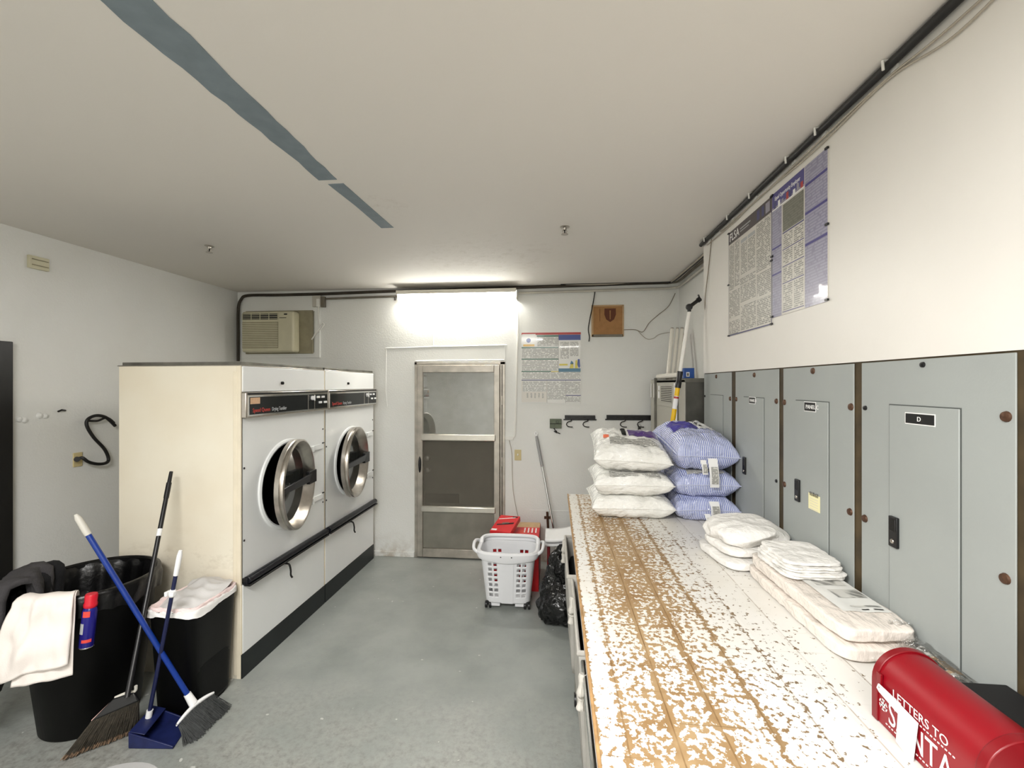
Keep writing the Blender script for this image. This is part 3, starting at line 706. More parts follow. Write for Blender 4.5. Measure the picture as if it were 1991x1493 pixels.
# black cable bundle along the top of the boxed-out wall, with white clips
cb = MB(); zz = ZC - .018
cb.tube(curve_pts([(XS - .016, 3.25, zz), (XS - .016, 2.6, zz + .002), (XS - .018, 1.9, zz), (XS - .018, 1.2, zz), (XS - .018, .4, zz)], 8), .0135, 'cable_black', 10)
cbo = solo(cb, 'cable_bundle', 'thick black cable bundle clipped along the top of the boxed-out wall', 'cable', (XS - .016, 3.25, zz))
for k, yy in enumerate((3.12, 2.72, 2.42, 2.05, 1.83, 1.47)):
    MB().tube([(XS - .036, yy, zz - .016), (XS - .038, yy, zz + .012), (XS - .018, yy + .004, zz + .017), (XS, yy, zz + .01)], .004, 'cable_white', 6).box((XS - .006, yy - .012, zz - .02), (XS, yy + .012, zz - .005), 'cable_white').build('cable_clip', cbo)
gw = MB()
gw.tube(curve_pts([(XS - .006, 3.15, zz - .03), (XS - .006, 2.7, zz - .04), (XS - .006, 2.42, zz - .03), (XS - .006, 1.9, zz - .045), (XS - .006, 1.5, zz - .03), (XS - .006, 1.25, zz - .075), (XS - .006, .95, zz - .04), (XS - .006, .5, zz - .03)], 8), .0035, 'cable_grey', 6)
gw.tube(curve_pts([(XS - .008, 2.9, zz - .024), (XS - .008, 2.3, zz - .034), (XS - .008, 1.83, zz - .028), (XS - .008, 1.5, zz - .026), (XS - .008, 1.2, zz - .045), (XS - .008, .5, zz - .024)], 8), .0035, 'cable_grey', 6)
gw.tube(curve_pts([(XS - .008, 3.06, zz - .02), (XS - .008, 3.12, zz - .2), (XS - .005, 3.2, zz - .4), (XS + .02, 3.256, zz - .55), (XS + .03, 3.26, zz - .62)], 8), .003, 'cable_brown', 6)
solo(gw, 'cable', 'thin grey wires drooping below the black cable bundle', 'cable', (XS - .006, 3.15, zz - .03))
# wall lamp
lx0, lx1 = bw(780, 580).x, bw(1006, 575).x
lp = thing('fluorescent_lamp', 'lit fluorescent wall lamp above the screen door', 'lamp', ((lx0 + lx1) / 2, YB, 2.62))
MB().box((lx0, YB - .16, 2.705), (lx1, YB, 2.722), 'lamp_housing').box((lx0, YB - .16, 2.684), (lx1, YB - .152, 2.706), 'lamp_housing').box((lx1 - .004, YB - .12, 2.62), (lx1 + .004, YB, 2.71), 'lamp_housing').box((lx0 - .004, YB - .1, 2.63), (lx0 + .004, YB, 2.71), 'lamp_housing').build('housing', lp, bevel=.003)  # top plate and front lip extended to block upward light onto the ceiling
df = MB(); pr = [(-.002, 2.704), (-.125, 2.702), (-.13, 2.67), (-.11, 2.632), (-.07, 2.62), (-.002, 2.62)]
df.prism([(YB + a, z) for a, z in pr], lambda y, z, d: (d, y, z), lx0 + .005, lx1 - .005, 'lamp')
df.build('diffuser', lp)
wl = MB()
for dxx in (0, .008):
    wl.tube(curve_pts([bw(1005, 578, .02) + Vector((dxx, 0, 0)), bw(1006.5, 640, .012) + Vector((dxx, 0, 0)), bw(1004.5, 700, .012) + Vector((dxx, 0, 0)), bw(1003, 770, .012) + Vector((dxx, 0, 0)), bw(1001, 830, .012) + Vector((dxx, 0, 0)), bw(998, 850, .012) + Vector((dxx, 0, 0)), bw(984, 852, .012)], 6), .0055, 'cable_white', 6)
wl.box(bw(982, 855, .02), bw(998, 849, .002), 'cable_white')
wl.tube(curve_pts([bw(990, 856, .012), bw(995, 880, .012), bw(996, 920, .012), bw(998, 955, .012), bw(1004, 990, .012), bw(1009, 1010, .012)], 6), .003, 'cable_grey', 6)
solo(wl, 'cable', 'white twin cable hanging from the lamp beside the screen door', 'cable', bw(1009, 1010, .012))

# labour-law poster on the far wall
ps = MB(); A = bw(1014, 647, .004); PW, PH = .592, .706
m = basis((A.x, YB - .004, A.z - PH), (1, 0, 0), (0, 0, 1))          # x right, y up, n towards the room
def R(x0, y0, x1, y1, mat, off=.0008): rect(ps, m, x0 * PW, (1 - y1) * PH, x1 * PW, (1 - y0) * PH, mat, off)
ps.box(m @ Vector((0, 0, -.002)), m @ Vector((PW, PH, .0)), 'paper')
R(0, 0, 1, .032, 'p_red')
R(.01, .02, .24, .2, 'paper', .0012); R(.03, .165, .22, .195, 'p_gold', .0016)
ps.disc(m @ Vector((.12 * PW, (1 - .11) * PH, .0016)), .023, (0, -1, 0), 'p_blue')
R(.26, .04, .625, .06, 'p_green'); R(.27, .065, .62, .195, 'print')
R(0, .205, .625, .22, 'p_green'); R(.01, .225, .62, .365, 'print')
R(0, .37, .625, .385, 'p_green'); R(.01, .39, .62, .54, 'print')
R(0, .545, .5, .56, 'p_green'); R(.01, .565, .49, .665, 'print'); R(.505, .565, .99, .665, 'print')
R(.5, .548, 1, .56, 'p_yellow')
R(.63, .035, .995, .545, 'paper', .001); R(.63, .035, .995, .11, 'p_blue', .0016); R(.63, .51, .995, .56, 'p_teal', .0016)
R(.66, .13, .80, .37, 'print', .0014); R(.82, .13, .96, .34, 'print', .0014); R(.64, .445, .78, .47, 'p_yellow', .0016)
def blobp(pts, mat): ps.quad([m @ Vector((x * PW, (1 - y) * PH, .002)) for x, y in pts], mat)
blobp([(.81, .51), (.83, .45), (.87, .44), (.88, .51)], 'p_yellow'); blobp([(.82, .45), (.84, .40), (.87, .42), (.88, .45)], 'p_teal')
blobp([(.90, .51), (.91, .40), (.94, .39), (.95, .51)], 'p_yellow'); blobp([(.94, .46), (.95, .38), (.98, .38), (.99, .48), (.97, .51)], 'p_blue')
R(0, .67, 1, .682, 'p_navy'); R(0, .685, .43, .985, 'paper_warm', .001); R(.02, .69, .42, .84, 'print', .0014)
for i in range(5): R(.09 + i * .065, .86, .115 + i * .065, .93, 'print_label', .0016)
R(.44, .69, .74, .95, 'print'); R(.75, .70, .99, .87, 'print'); R(.75, .885, 1, .897, 'p_navy'); R(.75, .905, .99, .985, 'print')
R(.432, .68, .436, 1, 'p_dark', .0016); R(.744, .68, .748, 1, 'p_dark', .0016); R(.497, .56, .5, .67, 'p_dark', .0016); R(.625, .03, .629, .56, 'p_dark', .0016)
solo(ps, 'wall_poster', 'colourful labour-law notice with a red top band on the far wall', 'poster', (A.x + PW / 2, YB, A.z - PH))
# cardboard patch with dark shield print
cp = thing('cardboard_patch', 'square brown cardboard patch fixed high on the far wall', 'cardboard', bw(1181, 653))
a = bw(1151, 595); b = bw(1211, 652)
MB().box((a.x, YB - .012, b.z), (b.x, YB, a.z), 'cardboard').build('sheet', cp, bevel=.002)
fm = MB(); w_ = .012
fm.box((a.x - .006, YB - .016, b.z - .01), (a.x + w_, YB, a.z + .006), 'cardboard_tan').box((b.x - w_ * .6, YB - .016, b.z - .01), (b.x + .008, YB, a.z + .006), 'cardboard_tan').box((a.x, YB - .016, b.z - .014), (b.x, YB, b.z + .01), 'conduit').box((a.x, YB - .016, a.z - .008), (b.x, YB, a.z + .006), 'cardboard_tan')
fm.build('frame', cp)
em = MB(); e0 = bw(1186, 600); ew, eh = .055, .135
poly = [(-ew, 0), (ew, 0), (ew * 1.02, -eh * .45), (ew * .7, -eh * .8), (0, -eh), (-ew * .7, -eh * .8), (-ew * 1.02, -eh * .45)]
em.prism(poly, lambda x, z, d: (e0.x + x, YB - .012 - d, e0.z + z), -.001, .0012, 'brown_print')
em.prism([(-.006, -.02), (.006, -.02), (.004, -eh * .8), (-.004, -eh * .8)], lambda x, z, d: (e0.x + x, YB - .0135 - d, e0.z + z), -.0005, .0008, 'cardboard')
em.box((a.x + .075, YB - .0135, b.z + .14), (a.x + .079, YB - .0115, a.z - .03), 'brown_print')
em.build('printed_shield', cp)
wv_ = MB().tube(curve_pts([bw(1157, 566, .015), bw(1153, 590, .02), bw(1147, 620, .02), bw(1144, 640, .02), bw(1146, 655, .02), bw(1145, 664, .02)], 6), .005, 'cable_black', 8)
solo(wv_, 'cable', 'short black wire dangling beside the cardboard patch', 'cable', bw(1145, 664, .02))
w2 = MB().tube(curve_pts([bw(1313, 570, .01), bw(1300, 595, .01), bw(1280, 612, .01), bw(1262, 628, .01), bw(1250, 645, .01), bw(1235, 641, .01), bw(1213, 641, .015)], 6), .0035, 'cable_brown', 6)
w2.tube(curve_pts([bw(1240, 643, .01), bw(1256, 658, .01), bw(1270, 658, .01), bw(1282, 650, .01), bw(1304, 646, .01)], 6), .003, 'cable_grey', 6)
solo(w2, 'cable', 'thin brown wire sagging from the corner to the cardboard patch', 'cable', bw(1256, 658, .01))
# light switch
sw = thing('light_switch', 'almond light switch right of the screen door', 'light switch', bw(1007, 884))
a = bw(1000.5, 874); b = bw(1013.5, 895)
MB().box((a.x, YB - .007, b.z), (b.x, YB, a.z), 'almond').build('wall_plate', sw, bevel=.003)
MB().box(((a.x + b.x) / 2 - .005, YB - .02, (a.z + b.z) / 2 - .004), ((a.x + b.x) / 2 + .005, YB - .005, (a.z + b.z) / 2 + .014), 'white_plastic').build('toggle', sw, bevel=.002)
# hook rails
for i, (xa, ya, xb, yb, lab, slots) in enumerate(((1098, 807, 1157, 816, 'shorter black hook rail beside the green key box', 4), (1179, 806.5, 1265, 816, 'longer black hook rail, next to the grey utility cabinet', 6))):
    a = bw(xa, ya); b = bw(xb, yb)
    mb = MB().box((a.x, YB - .022, b.z), (b.x, YB, a.z), 'black').box((a.x - .012, YB - .012, b.z - .006), (b.x + .014, YB, b.z + .006), 'black')
    zc_ = (a.z + b.z) / 2
    for k in range(slots):
        xx = a.x + (k + .6) * (b.x - a.x) / slots; mb.box((xx - .018, YB - .0235, zc_ - .001), (xx + .018, YB - .021, zc_ + .004), 'iron')
    solo(mb, 'hook_rail', lab, 'hook rail', ((a.x + b.x) / 2, YB, b.z), bevel=.002)
def s_hook(px, lab, dx=0):
    z0 = bw(px, 817).z; x0 = bw(px, 817).x
    pts = [(x0 + .022, YB - .026, z0 + .012), (x0 + .022, YB - .034, z0 - .004), (x0 - .012, YB - .036, z0 - .016), (x0 - .024, YB - .038, z0 - .038), (x0 - .012, YB - .042, z0 - .056), (x0 + .014, YB - .048, z0 - .062), (x0 + .036, YB - .05, z0 - .062)]
    solo(MB().tube(curve_pts(pts, 5), .0045, 'iron', 8), 'wall_hook', lab, 'hook', (x0, YB - .03, z0 - .062))
s_hook(1106, 'black hook nearest the green key box'); s_hook(1138, 'black hook under the right end of the shorter rail')
s_hook(1210, 'empty black hook under the longer rail'); s_hook(1243, 'black hook holding the black scraper')
hs = thing('scraper', 'black-handled scraper hanging from the longer hook rail', 'scraper', bw(1243, 865, .05))
MB().lathe([(.016, 0), (.018, .004), (.016, .008)], 'iron', 16, Matrix.Translation(bw(1243, 828, .048)) @ Matrix.Rotation(PI / 2, 4, 'X')).build('ring', hs)
MB().tube([bw(1243, 829, .05), bw(1243, 838, .05), bw(1243.5, 850, .05), bw(1244, 866, .05)], [.012, .016, .019, .02], 'black', 10).build('handle', hs)
kb = thing('key_box', 'small green key box with a hanging key left of the hook rails', 'key box', bw(1080, 833))
a = bw(1069, 814); b = bw(1091.5, 832)
MB().box((a.x, YB - .035, b.z), (b.x, YB, a.z), 'key_green').box((a.x, YB - .037, (a.z + b.z) / 2 - .004), (b.x, YB - .034, (a.z + b.z) / 2 + .002), 'iron').build('body', kb, bevel=.004)
MB().lathe([(.012, 0), (.014, .003), (.012, .006)], 'iron', 14, Matrix.Translation((b.x - .04, YB - .036, a.z - .028)) @ Matrix.Rotation(PI / 2, 4, 'X')).build('lock', kb)
kk = MB().tube([bw(1076, 831, .02), bw(1083, 842, .025)], .005, 'iron', 6).tube([bw(1077, 838, .02), bw(1089, 843, .02)], .005, 'iron', 6).disc(bw(1081, 839, .03), .012, (0, -1, 0), 'iron')
kk.build('key', kb)
# painted-over access plate, old pipe stub, nails
ap = MB(); a = bw(1029, 991); b = bw(1106, 1032)
ap.box((a.x, YB - .004, b.z), (b.x, YB, a.z), 'wall')
solo(ap, 'access_plate', 'flat painted-over plate low on the far wall behind the mop', 'wall plate', (a.x, YB, b.z), bevel=.001)
pb = MB().tube([bw(1064, 995, .02), bw(1066, 1035, .02)], .012, 'rust', 8).box(bw(1058, 1004, .02), bw(1070, 1008, .002), 'rust')
solo(pb, 'pipe_stub', 'short rusty pipe stub low on the far wall behind the mop', 'pipe', bw(1066, 1035, .02))

# left wall
def lw(x, y, off=0.0): return on_x(x, y, XL + off)
vp = MB(); a = lw(52, 497); b = lw(91, 537)
vp.box((XL, a.y, 2.535), (XL + .02, b.y, 2.618), 'beige_plastic').box((XL + .02, a.y + .012, 2.555), (XL + .024, b.y - .006, 2.562), 'beige_dark').box((XL + .02, a.y + .012, 2.592), (XL + .024, b.y - .006, 2.598), 'beige_dark')
solo(vp, 'wall_box', 'small beige chime box high on the left wall', 'wall box', (XL, (a.y + b.y) / 2, 2.535), bevel=.003)
a = lw(141, 882); b = lw(159, 906)
op = MB().box((XL, a.y, 1.195), (XL + .008, b.y, 1.295), 'almond')
solo(op, 'wall_socket', 'almond wall socket on the left wall behind the black bin', 'outlet', (XL, (a.y + b.y) / 2, 1.195), bevel=.003)
cd = thing('power_cord', 'thick black power cord looping from the left wall socket to the dryer', 'cord', lw(150, 895, .02))
cc = MB().tube(curve_pts([lw(151, 893, .03), lw(160, 890, .06), lw(172, 898, .07), lw(190, 902, .07), lw(206, 900, .07), lw(211, 892, .06), lw(203, 873, .06), lw(182, 850, .06), lw(169, 828, .06), lw(171, 815, .06), lw(186, 808, .06), lw(203, 810, .06), lw(214, 818, .06), lw(224, 828, .06)], 6), .011, 'cable_black', 10)
cc.tube(curve_pts([lw(172, 818, .04), lw(190, 818, .05), lw(208, 812, .06), lw(222, 822, .06)], 6), .008, 'cable_black', 8)
cc.build('cable', cd)
MB().tube([lw(149, 892, .008), lw(150, 893, .05)], [.016, .018], 'black', 12).build('plug', cd)
for k, (px, py) in enumerate(((37, 815), (47, 817), (77, 808), (88, 809))):
    q = lw(px, py); rr = random.uniform(.016, .022)
    mb = MB().lathe([(rr, 0), (rr * .8, .008), (0, .013)], 'wall_left', 9, Matrix.Translation(q) @ Matrix.Rotation(PI / 2, 4, 'Y'))
    solo(mb, 'wall_anchor', 'painted-over ' + ('stub nearest the dark door', 'second stub from the dark door', 'third stub from the dark door', 'stub nearest the power cord')[k] + ' on the left wall', 'wall anchor', q, 'painted wall stubs')
hk = MB().tube([lw(113, 800, .004), lw(120, 797, .03), lw(127, 798, .004)], .006, 'iron', 6)
solo(hk, 'wall_hook', 'small dark hook on the left wall above the power cord', 'hook', lw(120, 797, .01))
# sprinklers
def sprinkler(px, py, lab):
    q = on_z(px, py, ZC); q.z = ZC
    r = thing('sprinkler_head', lab, 'sprinkler', (q.x, q.y, ZC - .05))
    T = Matrix.Translation((q.x, q.y, 0))
    MB().lathe([(.03, ZC), (.03, ZC - .004), (.012, ZC - .008), (.009, ZC - .02)], 'steel', 16, T).build('escutcheon', r)
    MB().tube([(q.x - .008, q.y, ZC - .015), (q.x - .014, q.y, ZC - .03), (q.x - .003, q.y, ZC - .044)], .003, 'steel', 6).tube([(q.x + .008, q.y, ZC - .015), (q.x + .014, q.y, ZC - .03), (q.x + .003, q.y, ZC - .044)], .003, 'steel', 6).tube([(q.x, q.y, ZC - .02), (q.x, q.y, ZC - .044)], .004, 'iron', 6).build('frame', r)
    MB().lathe([(.0, ZC - .046), (.022, ZC - .046), (.022, ZC - .049), (.0, ZC - .049)], 'steel', 12, T).build('deflector', r)
sprinkler(1098, 441, 'sprinkler head on the ceiling in front of the far-wall poster side')
sprinkler(407, 478, 'sprinkler head on the ceiling above the dryers')
# ---------------------------------------------------------------- electrical panels
rotx = Matrix.Rotation(-PI / 2, 4, 'Y')            # lathe axis towards -x
def elpanel(ya, yb, txt, label, door, latch, screws, note=None):
    """ya nearer edge, yb farther edge"""
    r = thing('electrical_panel', label, 'electrical panel', (XS + .02, (ya + yb) / 2, ZT), 0, 'electrical panels over the worktop')
    MB().box((XS, ya, ZT + .002), (1.034, yb, 1.852), 'panel_grey').build('cover_plate', r, bevel=.0015)
    d0, d1, dz = door
    dm = MB().box((XS - .0015, d0 - .003, ZT + .03), (XS + .002, d1 + .003, dz + .003), 'panel_seam')
    do = dm.build('door_seam', r)
    dd = MB(); rr = .012
    dd.box((XS - .004, d0, ZT + .033), (XS + .002, d1, dz), 'panel_grey')
    dob = dd.build('door', r, bevel=.002)
    if txt:
        ly, lz, lw_, lh = txt[1]
        lb = MB().box((XS - .0055, ly - lw_ / 2, lz - lh / 2), (XS - .003, ly + lw_ / 2, lz + lh / 2), 'black')
        lb.box((XS - .0048, ly - lw_ / 2 - .003, lz - lh / 2 - .003), (XS - .003, ly + lw_ / 2 + .003, lz + lh / 2 + .003), 'white_text')
        lb.text(txt[0], basis((XS - .0058, ly + (lw_ * .36 if len(txt[0]) > 1 else .008), lz - lh * .24), (0, -1, 0), (0, 0, 1)), lh * .68, 'white_text')
        lb.build('label_plate', dob)['label'] = 'black plate with white lettering'
    if latch:
        ly, lz = latch
        lm = MB().box((XS - .012, ly - .017, lz - .046), (XS - .002, ly + .017, lz + .046), 'black').box((XS - .014, ly - .012, lz + .002), (XS - .010, ly + .012, lz + .04), 'iron')
        lm.lathe([(.0, .014), (.007, .013), (.008, 0)], 'steel', 12, Matrix.Translation((XS - .002, ly, lz - .028)) @ rotx)
        lm.build('latch', dob, bevel=.002)
    for (px, py, big) in screws:
        q = on_x(px, py, XS)
        q.y = min(max(q.y, ya + .012), yb - .012); q.z = min(q.z, 1.842)
        MB().lathe([(0, .007), ((.011 if big else .007), .005), ((.013 if big else .008), .0)], 'rust' if big else 'black', 14, Matrix.Translation((XS, q.y, q.z)) @ rotx).build('screw', r)
    return r
elpanel(1.113, 1.624, ('D', (1.375, 1.682, .1, .028)), 'grey electrical panel lettered D, nearest of the four', (1.251, 1.493, 1.717), (1.468, 1.333), [(1795, 709, 0), (1957, 810, 1), (1955, 1125, 1), (1683, 793, 0), (1682, 1008, 1)])
elpanel(1.664, 2.147, ('PANEL C', (1.925, 1.69, .078, .034)), 'grey electrical panel with a yellow note taped to its door', (1.805, 2.035, 1.712), (2.013, 1.332), [(1581, 721, 1), (1655, 791, 1), (1653, 995, 1), (1524, 782, 1), (1522, 940, 1)])
elpanel(2.189, 2.689, ('PANEL B', (2.46, 1.697, .07, .03)), 'grey electrical panel half hidden by the striped pillows', (2.335, 2.57, 1.712), (2.55, 1.34), [(1467, 729, 1), (1510, 780, 1), (1510, 935, 0), (1432, 776, 1)])
elpanel(2.75, 3.234, None, 'grey electrical panel without a name plate, next to the utility cabinet', (2.88, 3.1, 1.712), None, [(1393, 732, 1), (1420, 775, 1), (1371, 770, 0)])
# flecks of overspilled wall paint stay on the wall edge; yellow note
nt = MB(); a = on_x(1572, 957, XS - .0055); b = on_x(1594, 998, XS - .0055)
nt.box((XS - .006, b.y, b.z), (XS - .0045, a.y, a.z), 'note').box((XS - .0066, b.y + .01, a.z - .008), (XS - .0058, a.y - .01, a.z + .007), 'film')
for i in range(5): nt.box((XS - .0063, b.y + .012, a.z - .02 - i * .01), (XS - .0059, a.y - .012, a.z - .0185 - i * .01), 'paper_warm')
solo(nt, 'paper_note', 'pale yellow paper note taped to an electrical panel door', 'note', (XS - .005, (a.y + b.y) / 2, b.z))
# notices on the boxed-out wall
def spost(name, label, yl, yr, zt, zb, fill):
    mb = MB(); w = yl - yr; h = zt - zb
    m = basis((XS - .003, yl, zb), (0, -1, 0), (0, 0, 1))
    mb.box((XS - .003, yr, zb), (XS - .0005, yl, zt), 'paper_warm')
    def R(x0, y0, x1, y1, mat, off=.0006): rect(mb, m, x0 * w, (1 - y1) * h, x1 * w, (1 - y0) * h, mat, off)
    fill(mb, m, R, w, h)
    for (x, y) in ((.005, .995), (.995, .995), (.005, .01), (.995, .01), (.003, .5), (.997, .5)):
        q = m @ Vector((x * w, y * h, 0)); mb.box(q - Vector((.006, .009, .004)), q + Vector((.001, .009, .004)), 'black')
    solo(mb, name, label, 'poster', (XS, (yl + yr) / 2, zb))
def flsa(mb, m, R, w, h):
    R(0, 0, 1, .12, 'p_dark'); mb.text('FLSA', m @ Matrix.Translation((.03 * w, h * .905, .001)), .066, 'white_text', .0003)
    R(.31, .045, .56, .055, 'grey_text', .0009); R(.31, .07, .52, .078, 'grey_text', .0009)
    for x0, x1 in ((.7, .76), (.8, .85), (.88, .96)): R(x0, .02, x1, .1, 'p_greyfig' if x0 > .85 else 'p_navy', .0009)
    for x0, x1, y0, y1 in ((.02, .15, .14, .56), (.17, .29, .13, .55), (.69, .97, .13, .53), (.31, .67, .5, .56), (.02, .3, .58, .83), (.32, .68, .57, .72), (.70, .98, .55, .74), (.02, .3, .86, .985), (.33, .68, .75, .97), (.70, .98, .76, .97)): R(x0, y0, x1, y1, 'print_side')
    R(.33, .16, .48, .19, 'grey_text', .0009); R(.50, .16, .66, .19, 'grey_text', .0009)
    R(.33, .195, .48, .47, 'print_side'); R(.50, .195, .66, .47, 'print_side')
    R(.015, .985, .985, .995, 'p_navy', .0009); R(.0, .0, .004, 1, 'p_navy', .0009); R(.99, .1, 1.0, 1, 'p_navy', .0009)
spost('wall_poster', 'black-headed FLSA notice on the boxed-out wall', 2.781, 2.246, 2.676, 2.062, flsa)
def eeo(mb, m, R, w, h):
    R(0, 0, 1, 1, 'print_lilac', .0004); R(.215, 0, .64, 1, 'paper_warm', .0006)
    R(0, .0, .64, .115, 'p_violet', .0009); R(0, .1, .64, .13, 'p_greyfig', .0008)
    mb.text('Equal Opportunity Employer', m @ Matrix.Translation((.06 * w, h * .935, .0012)), .026, 'white_text', .0003, width=.5 * w)
    for i, x in enumerate((.04, .13, .2, .3, .36, .43, .5, .57)):
        R(x, .075 + .01 * (i % 3), x + .045, .13, ('p_navy', 'white_text', 'p_greyfig', 'p_red')[i % 4], .0012)
    R(0, .13, .64, .14, 'white_text', .001)
    R(.23, .15, .625, .36, 'print_olive', .001)
    R(.225, .365, .63, .375, 'p_navy', .001)
    for y0, y1 in ((.38, .49), (.51, .62), (.64, .75), (.77, .97)):
        R(.24, y0, .42, y1, 'print_side', .001); R(.45, y0, .62, y1, 'print_side', .001); R(.225, y1 + .006, .63, y1 + .013, 'p_navy', .001)
    for y in (.13, .33, .55): R(.65, y, 1, y + .018, 'p_violet', .001)
    for y in (.44, .65): R(0, y, .2, y + .014, 'p_violet', .001)
    R(.635, 0, .645, 1, 'paper_warm', .001); R(.205, .14, .215, 1, 'paper_warm', .001)
spost('wall_poster', 'violet equal-opportunity notice on the boxed-out wall', 2.243, 1.808, 2.678, 2.095, eeo)

# ---------------------------------------------------------------- grey utility cabinet in the corner
uc = thing('utility_cabinet', 'grey utility cabinet with a louvred door in the far right corner', 'cabinet', (1.06, 3.85, 0))
MB().box((.925, 3.30, 0), (XR - .002, 4.42, 1.80), 'cabinet_dark').build('body', uc, bevel=.004)
MB().box((.92, 3.305, .02), (.927, 4.2, 1.815), 'cabinet_grey').box((.92, 3.30, 1.795), (XR - .002, 4.42, 1.825), 'galv').build('front_panel', uc, bevel=.003)
MB().box((.905, 4.215, .02), (.927, 4.30, 1.82), 'cabinet_grey').box((.915, 4.302, .02), (.93, 4.42, 1.82), 'cabinet_grey').box((.9, 4.19, .0), (.925, 4.212, 1.84), 'galv').build('jamb', uc, bevel=.002)
a = on_x(1280, 741, .915); 
lv = MB().box((.912, 3.56, 1.60), (.921, 4.12, 1.79), 'cabinet_grey')
lv.box((.9105, 3.64, 1.635), (.9125, 3.99, 1.765), 'conduit_dark')
for i in range(9): lv.box((.907, 3.63, 1.633 + i * .0148), (.912, 4.0, 1.641 + i * .0148), 'cabinet_grey')
lv.build('louvred_door', uc, bevel=.001)
lb = MB()
for (ya, yb, za, zb) in ((3.45, 3.56, 1.70, 1.79), (3.47, 3.56, 1.38, 1.68), (4.04, 4.09, 1.66, 1.72), (4.04, 4.08, 1.73, 1.77)): lb.box((.9085, ya, za), (.912, yb, zb), 'label_white')
for (ya, yb) in ((4.225, 4.25), (4.35, 4.375)): lb.box((.9035, ya, 1.66), (.906, yb, 1.79), 'label_white')
lb.build('paper_labels', uc)
tz = 1.825
def gtube(pb, pt, r, mat, lab, name='lamp_tube'):
    mb = MB().tube([pb, pt], r, mat, 14)
    d = (Vector(pt) - Vector(pb)).normalized()
    mb.tube([Vector(pt), Vector(pt) + d * .012], r * .9, 'steel', 12)
    solo(mb, name, lab, 'tube', pb, 'spare tubes on the cabinet')
for i, (pxb, pxt) in enumerate(((1298, 1307), (1307, 1317), (1316, 1326))):
    pb = on_y(pxb, 735, 3.98); pb.z = tz + .002; pt = on_y(pxt, 640, 3.98 + .12)
    gtube(pb, pt, (.0165, .0145, .017)[i], 'tube_white', ('milky spare tube leaning in the corner, leftmost of the three', 'thin milky spare tube in the middle of the three', 'milky spare tube beside the dark red one')[i])
pb = on_y(1320, 735, 4.05); pb.z = tz + .002
gtube(pb, on_y(1330, 650, 4.16), .018, 'tube_red', 'dark red tube leaning in the corner behind the milky ones')
solo(MB().tube([(.935, 4.2, tz + .027), (.945, 3.42, tz + .027)], .022, 'tube_white', 14), 'lamp_tube', 'milky spare tube lying along the cabinet top', 'tube', (.94, 3.8, tz + .002), 'spare tubes on the cabinet')
bx = on_y(1337, 728, 3.42)
bb = MB().box((bx.x - .035, 3.38, tz + .001), (bx.x + .035, 3.46, tz + .075), 'blue_box').box((bx.x - .022, 3.378, tz + .012), (bx.x + .002, 3.381, tz + .045), 'label_white').box((bx.x - .017, 3.377, tz + .018), (bx.x - .003, 3.3785, tz + .038), 'conduit')
solo(bb, 'small_box', 'small blue box with a white label on top of the cabinet', 'box', (bx.x, 3.42, tz + .001), bevel=.002)
# extension pole
ep = thing('extension_pole', 'yellow and white extension pole with a black jointed head, leaning in the corner', 'pole', (.62, 3.268, 0))
P0 = Vector((.605, 3.268, .0)); P1 = on_y(1340, 606, 3.262)
def pp(z): t = (z - P0.z) / (P1.z - P0.z); return P0.lerp(P1, t)
zy = on_y(1330, 754, 3.26).z; zk = on_y(1333, 722, 3.26).z
MB().tube([P0, pp(zy)], .016, 'yellow_tube', 14).build('lower_tube', ep)
zl0, zl1 = on_y(1320, 795, 3.26).z, on_y(1325, 770, 3.26).z
MB().tube([pp(zl0), pp(zl1)], .0166, 'label_white', 14).tube([pp(zl1 - .018), pp(zl1 - .004)], .0169, 'p_red', 14).build('label_band', ep)
MB().tube([pp(zy - .0), pp(zy + .04), pp(zy + .045), pp(zk)], [.021, .021, .018, .02], 'black', 14).build('locking_collar', ep)
MB().tube([pp(zk), P1], .0125, 'white_pole', 14).build('upper_tube', ep)
hd = MB(); J = on_y(1340, 597, 3.258); E_ = Vector((XS - .016, 3.272, on_y(1355, 580, 3.25).z))
hd.tube([P1, J], .013, 'black', 12)
hd.lathe([(0, -.018), (.02, -.016), (.024, 0), (.02, .016), (0, .018)], 'black', 16, Matrix.Translation(J) @ Matrix.Rotation(PI / 2, 4, 'X'))
hd.tube([J, J.lerp(E_, .85)], .013, 'black', 12).tube([J.lerp(E_, .8), E_], .018, 'black', 12).tube([E_, E_ + Vector((-.012, 0, .03))], .006, 'black', 8)
hd.build('jointed_head', ep)

# ---------------------------------------------------------------- worktop
CX0, CX1, CY1 = .088, XS - .003, 3.232
wt = thing('worktop', 'long worktop with white paint flaking off tan boards', 'worktop', (.56, 1.2, 0))
top = MB(); top.grid(lambda u, v: Vector((CX0 + .006 + u * (CX1 - CX0 - .006), -.6 + v * (CY1 + .6), ZT)), 20, 60, 'counter')
top.box((CX0 + .006, -.6, ZT - .035), (CX1, CY1, ZT - .001), 'painted_apron')
top.build('top', wt, normals=False)
MB().box((CX0, -.6, ZT - .012), (CX0 + .008, CY1 + .004, ZT + .0015), 'counter_edge').box((CX0 + .001, -.6, ZT - .036), (CX0 + .007, CY1 + .002, ZT - .011), 'painted_apron').build('edge_strip', wt, bevel=.002)
for yy in (CY1 - .06, 1.72, .0):
    MB().box((.62, yy - .025, 0), (.67, yy + .025, ZT - .036), 'cabinet_grey').box((.2, yy - .02, ZT - .075), (CX1 - .02, yy + .02, ZT - .036), 'cabinet_grey').box((.95, yy - .025, 0), (1.0, yy + .025, ZT - .036), 'cabinet_grey').build('leg', wt)
MB().box((1.0, -.6, .0), (1.02, CY1, ZT - .036), 'cabinet_dark').build('back_panel', wt)

